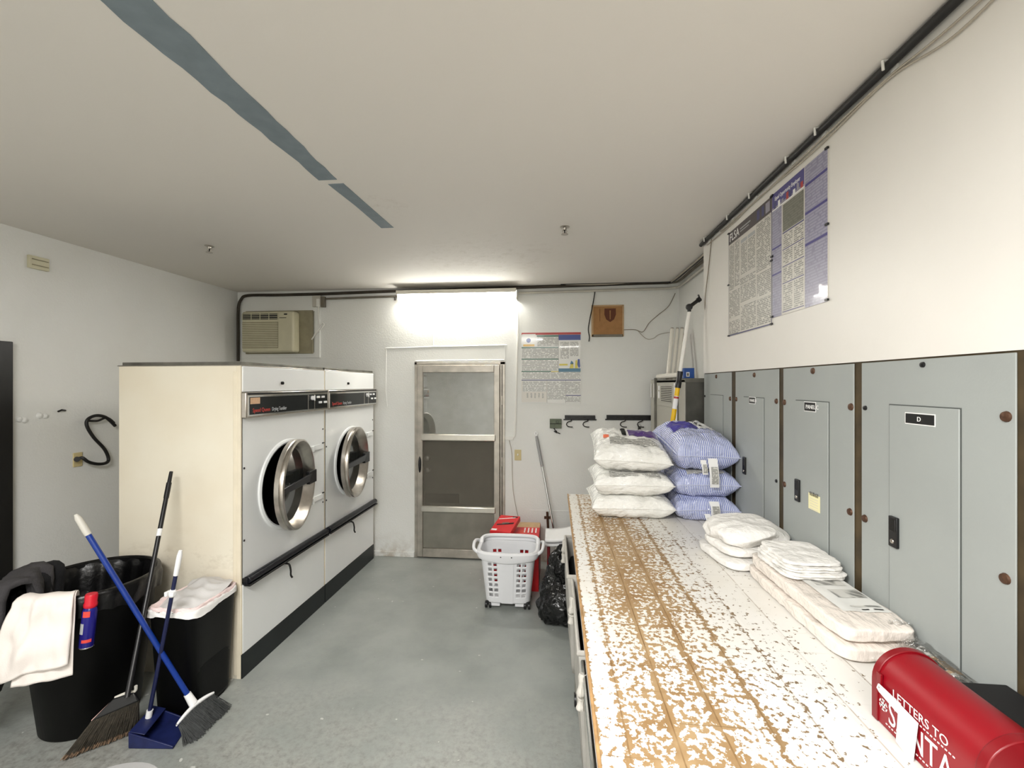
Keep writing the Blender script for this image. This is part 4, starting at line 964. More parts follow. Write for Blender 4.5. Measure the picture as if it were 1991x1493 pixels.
# ---------------------------------------------------------------- laundry carts under the worktop
def cart(ya, yb, xl, label, rim_mat, knots):
    r = thing('laundry_cart', label, 'cart', (.35, (ya + yb) / 2, 0), 0, 'carts under the worktop')
    x1 = .59; zr = .74; zb = .2
    def wall(u, v):                     # u round the rim, v up
        t = u * 4; i = int(t) % 4; f = t - int(t)
        cs = [(xl, ya), (xl, yb), (x1, yb), (x1, ya)]
        a, b = cs[i], cs[(i + 1) % 4]
        x = a[0] + (b[0] - a[0]) * f; y = a[1] + (b[1] - a[1]) * f
        k = .9 + .1 * v; cx_, cy_ = (xl + x1) / 2, (ya + yb) / 2
        bul = math.sin(PI * f) * math.sin(PI * v) * .012
        x = cx_ + (x - cx_) * k; y = cy_ + (y - cy_) * k
        d = Vector((x - cx_, y - cy_, 0)).normalized() * (bul + nz((x, y, v), 6, .006))
        return Vector((x, y, zb + (zr - zb) * v)) + d
    mb = MB().grid(wall, 48, 12, 'canvas', True)
    mb.quad([(xl + .03, ya + .03, zb), (x1 - .03, ya + .03, zb), (x1 - .03, yb - .03, zb), (xl + .03, yb - .03, zb)], 'canvas')
    mb.build('bag', r, solid=.006)
    MB().box((xl + .022, ya + .03, zb + .02), (x1 - .03, yb - .03, zb + .44), 'black_matt').build('liner', r, bevel=.04)
    rim = MB().tube([(xl, ya, zr), (xl, yb, zr), (x1, yb, zr), (x1, ya, zr)], .011, rim_mat, 8, closed=True); rim.build('rim', r)
    fm = MB()
    for x in (xl + .05, x1 - .05):
        for y in (ya + .06, yb - .06): fm.tube([(x, y, zb), (x, y, .07)], .011, 'steel', 8)
    fm.tube([(xl + .05, ya + .06, zb - .01), (xl + .05, yb - .06, zb - .01)], .01, 'steel', 8).tube([(x1 - .05, ya + .06, zb - .01), (x1 - .05, yb - .06, zb - .01)], .01, 'steel', 8)
    fm.build('frame', r)
    for x in (xl + .05, x1 - .05):
        for y in (ya + .06, yb - .06): MB().lathe([(0, -.014), (.034, -.014), (.036, 0), (.034, .014), (0, .014)], 'black', 14, Matrix.Translation((x, y, .036)) @ Matrix.Rotation(PI / 2, 4, 'Y')).build('caster', r)
    for (y, z0, z1) in knots:
        kx = MB().tube(curve_pts([(xl - .005, y, zr + .01), (xl - .014, y - .01, zr - .05), (xl - .012, y + .008, (z0 + z1) / 2), (xl - .016, y, z0)]), [.013 + .0022 * math.sin(i * 0.9) for i in range(25)], 'knot_cloth', 8)
        kx.build('tie_cloth', r)
cart(2.455, 3.10, .07, 'grey-white laundry cart under the worktop by the black rubbish bag', 'knot_cloth', [(3.0, .6, .7)])
cart(1.76, 2.41, .092, 'grey-white laundry cart in the middle under the worktop', 'knot_cloth', [(2.2, .62, .7)])
cart(1.05, 1.70, .105, 'nearest laundry cart under the worktop, with a chrome rim', 'chrome', [(1.62, .62, .7)])

# ---------------------------------------------------------------- pillows
def make_pillow(name, label, cat, group, cx_, cy_, z0, w, d, h, mat, seed, tilt=(0, 0, 0), labels=(), sq=.05, flat=.8):
    """w along x, d along y, h thick"""
    r = thing(name, label, cat, (cx_, cy_, z0), 0, group)
    rot = Euler(tilt).to_matrix()
    A, B, Hh = w / 2, d / 2, h / 2
    def surf(u, v, side, lift=0.0):
        u = 2 * u - 1; v = 2 * v - 1
        x = A * u * (1 - sq * (1 - v * v)) ; y = B * v * (1 - sq * (1 - u * u))
        t = max(0.0, (1 - abs(u) ** 4.4)) ** .5 * max(0.0, (1 - abs(v) ** 4.4)) ** .5
        wr = nz((u * 1.3, v * 1.3, side), 2.2, .012, seed) + nz((u, v, side), 6, .007, seed + 3) + abs(nz((u, v * 2.2, side), 4.5, .012, seed + 8)) * -1
        z = side * Hh * t + wr * min(1, t * 1.6)
        z = max(z, -Hh * .86); z = min(z, Hh * flat)
        p = Vector((x, y, z)); p += Vector((0, 0, side * lift))
        return rot @ p + Vector((0, 0, Hh * .86))
    mb = MB(); n = 44
    tab = [surf(i / 200, .5, 1) for i in range(201)]; cum = [0.0]
    for i in range(200): cum.append(cum[-1] + (tab[i + 1] - tab[i]).length)
    def ev(u):                        # even steps along the surface, so the stripes keep their width
        s_ = u * cum[-1]
        for i in range(200):
            if cum[i + 1] >= s_: return (i + (s_ - cum[i]) / max(1e-9, cum[i + 1] - cum[i])) / 200
        return 1.0
    mb.grid(lambda u, v: surf(ev(u), v, 1), n, n, mat); mb.grid(lambda u, v: surf(ev(u), v, -1), n, n, mat)
    bmesh.ops.remove_doubles(mb.bm, verts=mb.bm.verts[:], dist=1e-5)
    zmin = min(v.co.z for v in mb.bm.verts)
    mb.bm.transform(Matrix.Translation((0, 0, -zmin)))
    mb.build('pillow_body', r, local=True, sharp=80)
    sm = MB(); rim = []
    for i in range(80):
        t = i / 20; k = int(t); f = t - k
        uv = ((f, 0), (1, f), (1 - f, 1), (0, 1 - f))[k]; rim.append(surf(*uv, 1) + Vector((0, 0, -zmin)))
    sm.tube(rim, .0032, mat, 6, closed=True).build('seam', r, local=True)
    for (u0, v0, u1, v1, m_) in labels:
        lm = MB().grid(lambda a, b: surf(u0 + (u1 - u0) * a, v0 + (v1 - v0) * b, 1, .0022) + Vector((0, 0, -zmin)), 14, 14, m_)
        lm.build('label' if 'label' in m_ else ('printed_mark' if 'mark' in m_ or m_ == 'black_matt' else 'printed_text'), r, local=True)
    return r, surf, zmin
wg, bg = 'white pillows in plastic bags', 'striped pillows in plastic bags'
Z1 = ZT + .002
make_pillow('pillow', 'plain white bagged pillow, bottom of its stack', 'pillow', wg, .450, 2.87, Z1, .47, .50, .155, 'pillow_white', 1.0)
make_pillow('pillow', 'white bagged pillow with a strip of grey print, middle of its stack', 'pillow', wg, .45, 2.865, Z1 + .132, .45, .50, .16, 'pillow_white', 5.0, labels=((.2, .05, .85, .2, 'print_label'),))
make_pillow('pillow', 'white bagged pillow with a purple label, top of its stack', 'pillow', wg, .455, 2.87, Z1 + .268, .44, .50, .17, 'pillow_white', 9.0, (.19, .05, -.03), labels=((.5, .50, .93, .80, 'sticker_purple'), (.2, .16, .86, .36, 'print_label'), (.12, .42, .2, .5, 'orange_mark'), (.4, .52, .47, .82, 'black_matt')), flat=1.2)
pb1, _, _ = make_pillow('pillow', 'blue striped bagged pillow, bottom of its stack', 'pillow', bg, .853, 2.87, Z1, .345, .54, .165, 'pillow_blue', 13.0, sq=.08)
make_pillow('pillow', 'blue striped bagged pillow, middle of its stack', 'pillow', bg, .853, 2.87, Z1 + .141, .345, .54, .17, 'pillow_blue', 17.0, labels=((.2, .08, .8, .2, 'print_label'),))
pb3, _, _ = make_pillow('pillow', 'blue striped bagged pillow with a royal blue label, top of its stack', 'pillow', bg, .844, 2.87, Z1 + .286, .345, .54, .22, 'pillow_blue', 21.0, (.15, .03, .06), labels=((.1, .42, .55, .75, 'label_blue'), (.56, .42, .9, .85, 'label_white'), (.6, .5, .68, .8, 'black_matt')), sq=.05, flat=1.2)
# sewn-in care tags hanging at the front edges of the striped stack
def care_tag(par, x, y, zt, zb, w, dy=-.012):
    mb = MB().grid(lambda u, v: Vector((x + (u - .5) * w + .012 * (1 - v), y + dy * math.sin(v * PI) - .004 * (1 - v), zb + (zt - zb) * v)), 4, 8, 'label_white')
    mb.grid(lambda u, v: Vector((x + (u - .5) * w * .7 + .012 * (1 - v * .6), y + dy * math.sin((.1 + v * .6) * PI) - .0075, zb + (zt - zb) * (.12 + v * .6))), 4, 6, 'print_label')
    mb.build('care_tag', par)['label'] = 'white care tag'
care_tag(pb3, .865, 2.578, Z1 + .37, Z1 + .21, .05)
care_tag(pb3, .815, 2.58, Z1 + .36, Z1 + .28, .03)
care_tag(pb1, .875, 2.588, Z1 + .13, Z1 + .05, .05)
care_tag(pb1, .84, 2.588, Z1 + .06, Z1 + .001, .03)

# ---------------------------------------------------------------- folded linen on the worktop
def cushion(mb, c, size, rz, mat, p=4.0, n=30, amp=.006, seed=0., fr=6., bow=0.0, ridge=1.2):
    """soft rounded slab"""
    c = Vector(c); sx, sy, sz = [q / 2 for q in size]; R_ = Matrix.Rotation(rz, 3, 'Z')
    def f(d):
        k = (abs(d.x) ** p + abs(d.y) ** p + abs(d.z) ** p) ** (-1 / p)
        q = Vector((d.x * k * sx, d.y * k * sy, d.z * k * sz))
        q += d.normalized() * (nz(q, fr, amp, seed) + nz(q, fr * 2.6, amp * .4, seed + 5))
        q -= d.normalized() * abs(nz((q.x * .6, q.y * 1.0, q.z * 1.5), fr * 1.9, amp * ridge, seed + 11))
        q.z += bow * (1 - (q.x / sx) ** 2)
        q.z = max(q.z, -sz)
        return c + R_ @ q
    for ax in range(3):
        for s_ in (-1, 1):
            def g(u, v):
                a, b = math.tan((2 * u - 1) * PI / 4), math.tan((2 * v - 1) * PI / 4)
                d = [0, 0, 0]; d[ax] = s_; d[(ax + 1) % 3] = a; d[(ax + 2) % 3] = b
                return f(Vector(d))
            mb.grid(g, n, n, mat)
    bmesh.ops.remove_doubles(mb.bm, verts=mb.bm.verts[:], dist=1e-5)
dv = MB(); cushion(dv, (.858, 2.135, Z1 + .105), (.325, .30, .10), .14, 'cotton', 3.0, n=44, amp=.016, seed=2, bow=.018, ridge=1.5)
cushion(dv, (.85, 2.12, Z1 + .063), (.29, .28, .046), .14, 'cotton', 4.0, amp=.008, seed=4)
b1 = MB(); cushion(b1, (.852, 2.115, Z1 + .0205), (.325, .33, .041), .12, 'cotton', 5.0, amp=.006, seed=6)
solo(b1, 'folded_sheet', 'flat folded white sheet under the puffy white duvet', 'sheet', (.852, 2.115, Z1), sharp=80)
solo(dv, 'folded_duvet', 'puffy folded white duvet on top of a flat sheet', 'duvet', (.858, 2.135, Z1 + .04), sharp=80)
# plastic-wrapped linen packs, two deep
def pack(name, label, c, size, rz, seed):
    mb = MB(); cushion(mb, c, size, rz, 'linen_pack', 9.0, 34, .005, seed, 11.)
    return solo(mb, name, label, 'linen', (c[0], c[1], c[2] - size[2] / 2), 'plastic-wrapped linen packs', sharp=80)
pack('linen_pack', 'plastic-wrapped linen pack lying directly on the worktop', (.903, 1.645, Z1 + .022), (.23, .61, .044), .02, 3)
pk = pack('linen_pack', 'plastic-wrapped linen pack lying on another pack, printed text on top', (.908, 1.655, Z1 + .0685), (.215, .595, .045), .03, 8)
pt = MB(); R_ = Matrix.Rotation(.03, 3, 'Z')
def ptop(a, b): return Vector((.912, 1.65, 0)) + R_ @ Vector((-.05 + a * .14, -.2 + b * .30, 0)) + Vector((0, 0, Z1 + .0935 + nz((a, b, 0), 3, .003)))
pt.grid(ptop, 8, 12, 'paper')
for k, (a0, a1, b0, b1, m_) in enumerate(((.3, .95, .10, .13, 'print_label'), (.45, .6, .04, .06, 'black_matt'), (.7, .9, .04, .06, 'black_matt'), (.3, .95, .3, .5, 'print_label'), (.2, .9, .6, .8, 'print_label'))):
    pt.grid(lambda a, b: ptop(a0 + (a1 - a0) * a, b0 + (b1 - b0) * b) + Vector((0, 0, .0012)), 6, 6, m_)
pt.build('printed_insert', pk)
# loose film at the near end of the pack bag
fl = MB(); fl.grid(lambda u, v: Vector((.955 + u * .065, 1.40 - v * .10, Z1 + .088 * (1 - v) ** 1.2 + .008 + nz((u * 2, v * 2, 1), 2.5, .012))), 14, 14, 'film')
fl.build('plastic_wrap', pk, sharp=80)
# stack of thin folded sheets with crinkled ends, on the packs
fs = MB(); zz = Z1 + .096
for k in range(5):
    hh = (.011, .009, .012, .009, .015)[k]
    cushion(fs, (.910 + .004 * math.sin(k * 2), 1.785 + .006 * math.cos(k * 3), zz + hh / 2), (.215 - .005 * k, .265 - .008 * k, hh + .003), .02 + .02 * math.sin(k), 'cotton', 6.0, 22, .0045, 11 + k, 16.)
    zz += hh
solo(fs, 'folded_sheets', 'thin folded white sheets with crinkled edges, on the wrapped packs', 'sheet', (.910, 1.785, Z1 + .096), sharp=80)
# clear plastic bag with a dark print, between mailbox and panels
cpb = thing('plastic_bag', 'clear plastic bag with a dark printed insert behind the red mailbox', 'bag', (.965, 1.21, Z1))
def bagtop(u, v): return Vector((.915 + u * .108, 1.345 - v * .19, Z1 + .022 + .058 * math.sin(PI * (u * .75 + .02)) * (1 - .25 * v) + nz((u * 1.5, v * 1.5, 2), 3, .010)))
MB().grid(bagtop, 18, 18, 'film').grid(lambda u, v: bagtop(u, v) * 1 + Vector((0, 0, -(bagtop(u, v).z - Z1 - .001) * .93)), 8, 8, 'film').build('film', cpb, sharp=80)
MB().grid(lambda u, v: bagtop(.15 + u * .7, .2 + v * .65) - Vector((0, 0, .006)), 10, 10, lambda u, v: 'conduit_dark' if .35 < v < .75 and .1 < u < .6 else ('print_label' if v < .35 or v > .75 else 'cardboard_tan')).build('printed_insert', cpb, sharp=80)
# black box at the right end
bk = thing('box', 'low black box between the red mailbox and the grey panel', 'box', (.967, .85, Z1))
MB().box((.912, .5, Z1), (CX1 - .003, 1.125, Z1 + .075), 'black_matt').build('tray', bk, bevel=.004)
MB().box((.905, .49, Z1 + .075), (CX1 - .001, 1.13, Z1 + .094), 'black_matt').build('lid', bk, bevel=.004)

# ---------------------------------------------------------------- red mailbox
mbx = thing('mailbox', 'small red tin mailbox lettered LETTERS TO SANTA on the worktop', 'mailbox', (.82, 1.0, Z1))
mx0, mx1, my0, my1 = .745, .885, .862, 1.128
mcx, mr = (mx0 + mx1) / 2, (mx1 - mx0) / 2
zs = ZT + .093
def arch(r, k=0.0, n=18): return [(mcx - r, Z1 + .001 - k)] + [(mcx - r * math.cos(PI * i / n), zs + r * math.sin(PI * i / n)) for i in range(n + 1)] + [(mcx + r, Z1 + .001 - k)]
A1 = arch(mr)
body = MB(); k = body.mi('mail_red'); n = len(A1)
va = [body.bm.verts.new((x, my0, z)) for x, z in A1]; vb = [body.bm.verts.new((x, my1, z)) for x, z in A1]
for i in range(n):
    f = body.bm.faces.new([va[i], va[(i + 1) % n], vb[(i + 1) % n], vb[i]]); f.material_index = k; f.smooth = True
f = body.bm.faces.new(vb); f.material_index = k; f = body.bm.faces.new(va[::-1]); f.material_index = k
body.build('body', mbx, sharp=50)
rim = MB(); A2 = arch(mr + .004, .0)
rim.prism(A2, lambda x, z, d: (x, d, z), my1 - .012, my1 + .006, 'mail_red_dark', False); rim.build('back_plate', mbx, bevel=.0015)
dr_ = MB(); dr_.prism(arch(mr + .004), lambda x, z, d: (x, d, z), my0 - .008, my0 + .012, 'mail_red_dark'); 
dr_.lathe([(0, .018), (.007, .016), (.006, 0)], 'mail_red_dark', 12, Matrix.Translation((mcx, my0 - .008, zs + .05)) @ Matrix.Rotation(PI / 2, 4, 'X'))
dr_.build('door', mbx, bevel=.002)
# flag with a pivot bracket
MB().box((mx0 - .006, my1 - .026, zs - .012), (mx0, my1 - .013, zs + .025), 'mail_red_dark').build('flag_bracket', mbx, bevel=.001)
q0 = Vector((mx0 - .007, my1 - .027, zs - .003))
flg = MB(); fd = Vector((0, -1, -.10)).normalized(); fu = Vector((0, -.12, 1)).normalized()
mf = Matrix(((-1, 0, 0), (0, fd.y, fu.y), (0, fd.z, fu.z)))
def fp_(a, b, c): return q0 + fd * a + fu * b + Vector((-c, 0, 0))
arm = [(-.008, -.007), (-.004, .006), (.03, .009), (.108, .010), (.106, -.084), (.060, -.078), (.058, -.014), (.0, -.011)]
flg.prism(arm, lambda x, y, d: fp_(x, y, d), .0, .0022, 'white_plastic'); flg.lathe([(0, .002), (.002, .001), (.0025, 0)], 'steel', 8, Matrix.Translation(q0 + Vector((-.0022, 0, 0))) @ rotx)
flg.build('flag', mbx)
lt = MB()
def side(y, z): return basis((mx0 - .0006, y, z), (0, -1, 0), (0, 0, 1))
lt.text('LETTERS TO', side(my1 - .055, ZT + .088), .026, 'white_text', .0002, width=.14)
lt.text('SANTA', side(my1 - .042, ZT + .022), .072, 'white_text', .0002, width=.165)
for i in range(20): lt.box((mx0 - .001, my1 - .05 - i * .0085, ZT + .080), (mx0 - .0002, my1 - .05 - i * .0085 + .0045, ZT + .0825), 'white_text')
for i in range(22): lt.box((mx0 - .001, my1 - .04 - i * .0085, ZT + .0135), (mx0 - .0002, my1 - .04 - i * .0085 + .0045, ZT + .016), 'white_text')
c0 = Vector((mx0 - .0005, my1 - .027, ZT + .05))
for i in range(6):
    a = PI * i / 3 + PI / 6; d = Vector((0, -math.cos(a), math.sin(a))); e = Vector((0, math.sin(a), math.cos(a)))
    lt.quad([c0 - e * .0016, c0 + e * .0016, c0 + d * .013 + e * .0016, c0 + d * .013 - e * .0016], 'white_text')
    for s_ in (-1, 1):
        b0 = c0 + d * .008; d2 = (d + e * s_ * .9).normalized(); n2 = Vector((0, -d2.z, d2.y))
        lt.quad([b0 - n2 * .001, b0 + n2 * .001, b0 + d2 * .006 + n2 * .001, b0 + d2 * .006 - n2 * .001], 'white_text')
lt.build('lettering', mbx)
# ---------------------------------------------------------------- laundry basket
lb = thing('laundry_basket', 'white plastic laundry basket with rim handles, in front of the red boxes', 'laundry basket', (-.375, 3.66, 0), -.0)
def bq(u, z):                            # point of the basket wall, u round 0..1
    a = 2 * PI * u; k = (z - .05) / .40
    hw = .175 + .045 * k; hd = .125 + .035 * k; p = 5.0
    c_, s_ = math.cos(a), math.sin(a)
    r = (abs(c_) ** p + abs(s_) ** p) ** (-1 / p)
    return Vector((-.375 + hw * c_ * r, 3.665 + hd * s_ * r, z))
bk_ = MB(); kk = bk_.mi('basket'); NU, NZ = 224, 48
hole_cols = {}
def is_hole(i, j):
    # two blocks of small square holes on the long sides, and one block on each short side
    a = (i + .5) / NU
    zf = (j + .5) / NZ
    if not (6 <= j < 41) or (j - 6) % 5 > 2: return False
    p = bq(a, .05 + zf * .40); dx = p.x + .375; dy = p.y - 3.665
    if abs(dy) > .1 and abs(dx) < .17:
        t = abs(dx) - (.068 + .012 * zf)
        return 0 <= t < .029 or .045 <= t < .074
    if abs(dx) > .15 and abs(dy) < .1:
        t = abs(dy); return .012 <= t < .036 or .05 <= t < .074
    return False
us = []
# finer steps round the rim on the long sides so the holes have straight edges
vv = {}
def V_(i, j):
    i %= NU
    if (i, j) not in vv: vv[(i, j)] = bk_.bm.verts.new(bq(i / NU, .05 + .40 * j / NZ))
    return vv[(i, j)]
for i in range(NU):
    for j in range(NZ):
        if is_hole(i, j): continue
        f = bk_.bm.faces.new([V_(i, j), V_(i + 1, j), V_(i + 1, j + 1), V_(i, j + 1)]); f.material_index = kk; f.smooth = True
f = bk_.bm.faces.new([bk_.bm.verts.new(bq(i / 32, .052)) for i in range(32)]); f.material_index = kk
bk_.build('body', lb, solid=.006)
for sy in (-1, 1):
    fp2 = MB()
    y_ = 3.665 + sy * .128; y2 = 3.665 + sy * .163
    fp2.hexa([(-.42, y_ - .004, .05), (-.33, y_ - .004, .05), (-.33, y_ + .004, .05), (-.42, y_ + .004, .05), (-.43, y2 - .004, .43), (-.32, y2 - .004, .43), (-.32, y2 + .004, .43), (-.43, y2 + .004, .43)], 'basket')
    fp2.build('smooth_panel', lb)
rm = MB()
def rimz(u):
    c_ = abs(math.cos(2 * PI * u)); return .455 + .035 * max(0, 1 - abs(c_ - .0) * 0) * (abs(math.sin(2 * PI * u)) ** 3) * 0 + (.012 if abs(math.sin(2 * PI * u)) > .8 else 0)
def rimf(u, v):
    a = 2 * PI * u; p = bq(u, .45); c = Vector((-.375, 3.665, 0)); d = Vector((p.x - c.x, p.y - c.y, 0)); d.normalize()
    sd = abs(math.cos(a)); s_ = math.sin(a)
    front = max(0, -s_); 
    z = .452 + .028 * (1 if s_ > .25 else 0) * min(1, (s_ - .25) * 6) * (1 if s_ > .25 else 0) - .012 * front
    prof = ((-.002, .0), (.004, .018), (.02, .02), (.032, .008), (.030, -.02), (.024, -.034 - .02 * front ** 6), (.006, -.03))
    k = v * (len(prof) - 1); i = min(int(k), len(prof) - 2); f = k - i
    o = prof[i][0] + (prof[i + 1][0] - prof[i][0]) * f; h = prof[i][1] + (prof[i + 1][1] - prof[i][1]) * f
    q = Vector((p.x, p.y, z + h)) + d * o
    return q
rm.grid(rimf, 96, 12, 'basket', True); rm.build('rim', lb, solid=.004)
for sx in (-1, 1):                      # raised side handles
    h = MB(); cx_ = -.375 + sx * .262
    h.tube(curve_pts([(cx_ - sx * .03, 3.665 - .12, .44), (cx_ + sx * .008, 3.665 - .10, .462), (cx_ + sx * .02, 3.665 - .04, .482), (cx_ + sx * .02, 3.665 + .04, .482), (cx_ + sx * .008, 3.665 + .10, .465), (cx_ - sx * .03, 3.665 + .12, .45)], 6), .013, 'basket', 10)
    h.build('handle', lb)
for x in (-.53, -.22):
    for y in (3.56, 3.77):
        c_ = MB()
        for o in (-.016, .016): c_.lathe([(0, -.008), (.026, -.008), (.028, 0), (.026, .008), (0, .008)], 'black', 14, Matrix.Translation((x + o, y, .028)) @ Matrix.Rotation(PI / 2, 4, 'Y'))
        c_.box((x - .01, y - .01, .028), (x + .01, y + .01, .06), 'black'); c_.build('caster', lb)
for x in (-.47, -.28): MB().box((x - .035, 3.545, .022), (x + .035, 3.60, .056), 'basket').build('foot', lb, bevel=.003)
sd = MB()
for x in (-.42, -.335): sd.disc((x, 3.472, .437), .005, (0, -1, .0), 'black', 10)
sd.build('rivet', lb)

# ---------------------------------------------------------------- boxes behind the basket
bx = thing('cardboard_box', 'cardboard box with red printed sides and a tan top behind the basket', 'box', (-.34, 4.12, 0))
bx0, bx1, by0, by1, bz = -.535, -.14, 3.87, 4.36, .445
MB().box((bx0, by0, 0), (bx1, by1, bz - .002), 'red_card').box((bx0 + .001, by1 - .17, bz - .004), (bx1 - .001, by1, bz), 'cardboard_tan').build('carton', bx, bevel=.003)
MB().box((bx0 + .16, by0 - .002, bz - .0), (bx1, by1 - .17, bz + .004), 'red_card').box((bx1, by0, .02), (bx1 + .003, by1 - .02, bz - .01), 'red_card_dark').build('top_flap', bx)
pr = MB(); z_ = bz + .0046
for i in range(4): pr.box((bx1 - .14 + i * .034, by0 + .17, z_), (bx1 - .128 + i * .034, by0 + .30, z_ + .0006), 'white_text')
for i in range(3): pr.box((bx0 + .22, by0 + .16 + i * .03, z_), (bx0 + .28, by0 + .17 + i * .03, z_ + .0006), 'orange_mark')
pr.box((bx0 + .2, by0 + .03, z_), (bx0 + .24, by0 + .1, z_ + .0006), 'orange_mark'); pr.box((bx1 - .09, by0 + .01, z_), (bx1 - .03, by0 + .04, z_ + .0006), 'black_matt')
pr.build('printing', bx)
pk2 = thing('product_box', 'flat red product box with a dark tool picture, lying tilted on the carton', 'box', (-.44, 4.05, bz))
rz = Matrix.Rotation(-.18, 3, 'Z') @ Matrix.Rotation(.14, 3, 'X')
pc = Vector((-.445, 4.05, bz + .058))
MB().box(pc - Vector((.095, .165, .022)), pc + Vector((.095, .165, .022)), 'red_card', rz).build('carton', pk2, bevel=.002)
pm = MB()
def pq(x0, y0, x1, y1, mat, sk=0.0): pm.quad([pc + rz @ Vector(q) for q in ((x0, y0, .0228), (x1, y0 + sk, .0228), (x1, y1 + sk, .0228), (x0, y1, .0228))], mat)
pq(-.07, -.05, .03, -.025, 'iron', .03); pq(.0, -.03, .075, .0, 'black_matt', .03); pq(-.03, -.02, .03, .008, 'conduit', .02); pq(-.085, .07, .06, .085, 'white_text', .05); pq(-.09, -.15, -.04, -.12, 'white_text'); pq(.03, .13, .08, .15, 'black_matt')
pm.build('printing', pk2)
# white-topped step stool by the end of the worktop
st = thing('step_stool', 'white-topped folding step stool between the boxes and the worktop', 'stool', (.03, 3.85, 0))
sx0, sx1, sy, sz = -.085, .16, 3.97, .455
def seat(u, v): return Vector((sx0 + (sx1 - sx0) * u, sy - .13 + .26 * v, sz + .012 * (abs(2 * u - 1) ** 2.5) + .03 * u - .02 * (1 - v)))
MB().grid(seat, 14, 8, 'white_plastic').build('seat', st, solid=.02, sharp=70)
MB().grid(lambda u, v: seat(u, v) - Vector((0, 0, .036)), 14, 8, 'white_plastic').build('seat_rim', st, solid=.014)
MB().box((sx0 + .08, sy - .11, sz - .085), (sx1, sy + .11, sz - .05), 'cabinet_grey').build('underframe', st, bevel=.006)
for x in (sx0 + .03, sx1 - .03):
    for y, y2 in ((sy - .1, sy - .14), (sy + .1, sy + .14)): MB().tube([(x, y, sz - .045), (x, y2, .0)], .013, 'red_card_dark', 10).build('leg', st)
# mop handle leaning at the far wall
mp = thing('mop', 'mop with a grey and chrome handle leaning on the far wall', 'mop', (.03, 4.1, 0))
T0 = bw(1043, 848, .03); B0 = Vector((.06, 4.26, .05))
def mpp(t): return T0.lerp(B0, t)
MB().tube([mpp(0), mpp(.03), mpp(.24)], [.012, .016, .015], 'grey_lid', 12).build('grip', mp)
MB().tube([mpp(.24), mpp(.98)], .0115, 'chrome', 12).build('pole', mp)
MB().tube(curve_pts([mpp(.0), mpp(-.012) + Vector((-.012, 0, .01)), mpp(-.035), mpp(-.012) + Vector((.012, 0, .01)), mpp(0)], 5), .005, 'white_plastic', 8).build('hanging_loop', mp)
MB().box((-.05, 4.20, .002), (.17, 4.32, .04), 'white_plastic').build('mop_head', mp, bevel=.012)
# rubbish bag
rb = MB()
def bagp(u, v):
    a = 2 * PI * u; z = v
    prof = [(.0, .12), (.06, .19), (.2, .215), (.42, .2), (.56, .145), (.72, .15), (.86, .13), (.95, .08), (1.0, .02)]
    for (a0, r0), (a1, r1) in zip(prof, prof[1:]):
        if a0 <= v <= a1: r = r0 + (r1 - r0) * (v - a0) / (a1 - a0); break
    h = v * .56
    n_ = nz((math.cos(a), math.sin(a), v * 2), 2.2, .03, 4) + nz((math.cos(a), math.sin(a), v * 2), 6, .022, 9)
    fold = .008 * math.sin(a * 11 + v * 9) * (1 if v > .4 else .5)
    r += n_ + fold
    return Vector((.075 + r * math.cos(a) + .03 * v, 3.44 + r * math.sin(a) * .92, max(.002, h + nz((math.cos(a) * 1.5, math.sin(a) * 1.5, v), 4, .02, 2) * (v > .05))))
rb.grid(bagp, 72, 60, 'bag', True)
solo(rb, 'rubbish_bag', 'full black rubbish bag between the basket and the worktop carts', 'bag', (.08, 3.44, 0), sharp=80)

# ---------------------------------------------------------------- round black bin with things hung on it
BC = Vector((-2.49, 2.205, 0)); BR, BB, BH = .285, .205, .745
can = thing('rubbish_bin', 'big round black rubbish bin by the dryer side', 'bin', BC)
T = Matrix.Translation(BC)
MB().lathe([(0, .004), (BB - .01, .002), (BB, .012), (BB + (BR - BB) * .9, BH * .93), (BR - .004, BH * .945), (BR + .004, BH * .95), (BR + .006, BH - .01), (BR, BH), (BR - .012, BH - .004), (BR - .018, BH * .93), (BB - .008, .03), (0, .03)], 'can_black', 56, T).build('body', can)
def lin_(u, v):
    a = 2 * PI * u; w = .012 * math.sin(a * 9) + nz((math.cos(a) * 2, math.sin(a) * 2, v), 3, .02, 3)
    path = [(BR - .10, BH - .42), (BR - .05, BH - .2), (BR - .022, BH - .03), (BR - .004, BH + .006), (BR + .010, BH + .002), (BR + .014, BH - .035), (BR + .009, BH - .10 + w)]
    k = v * 6; i = min(int(k), 5); f = k - i
    r = path[i][0] + (path[i + 1][0] - path[i][0]) * f; z = path[i][1] + (path[i + 1][1] - path[i][1]) * f
    r += (.006 * math.sin(a * 17 + v * 4) if v < .4 or v > .75 else 0)
    return BC + Vector((r * math.cos(a), r * math.sin(a), z))
MB().grid(lin_, 96, 18, 'liner', True).build('bin_liner', can, sharp=80)
MB().lathe([(0, BH - .40), (BR - .09, BH - .42)], 'black_matt', 40, T).build('contents', can)
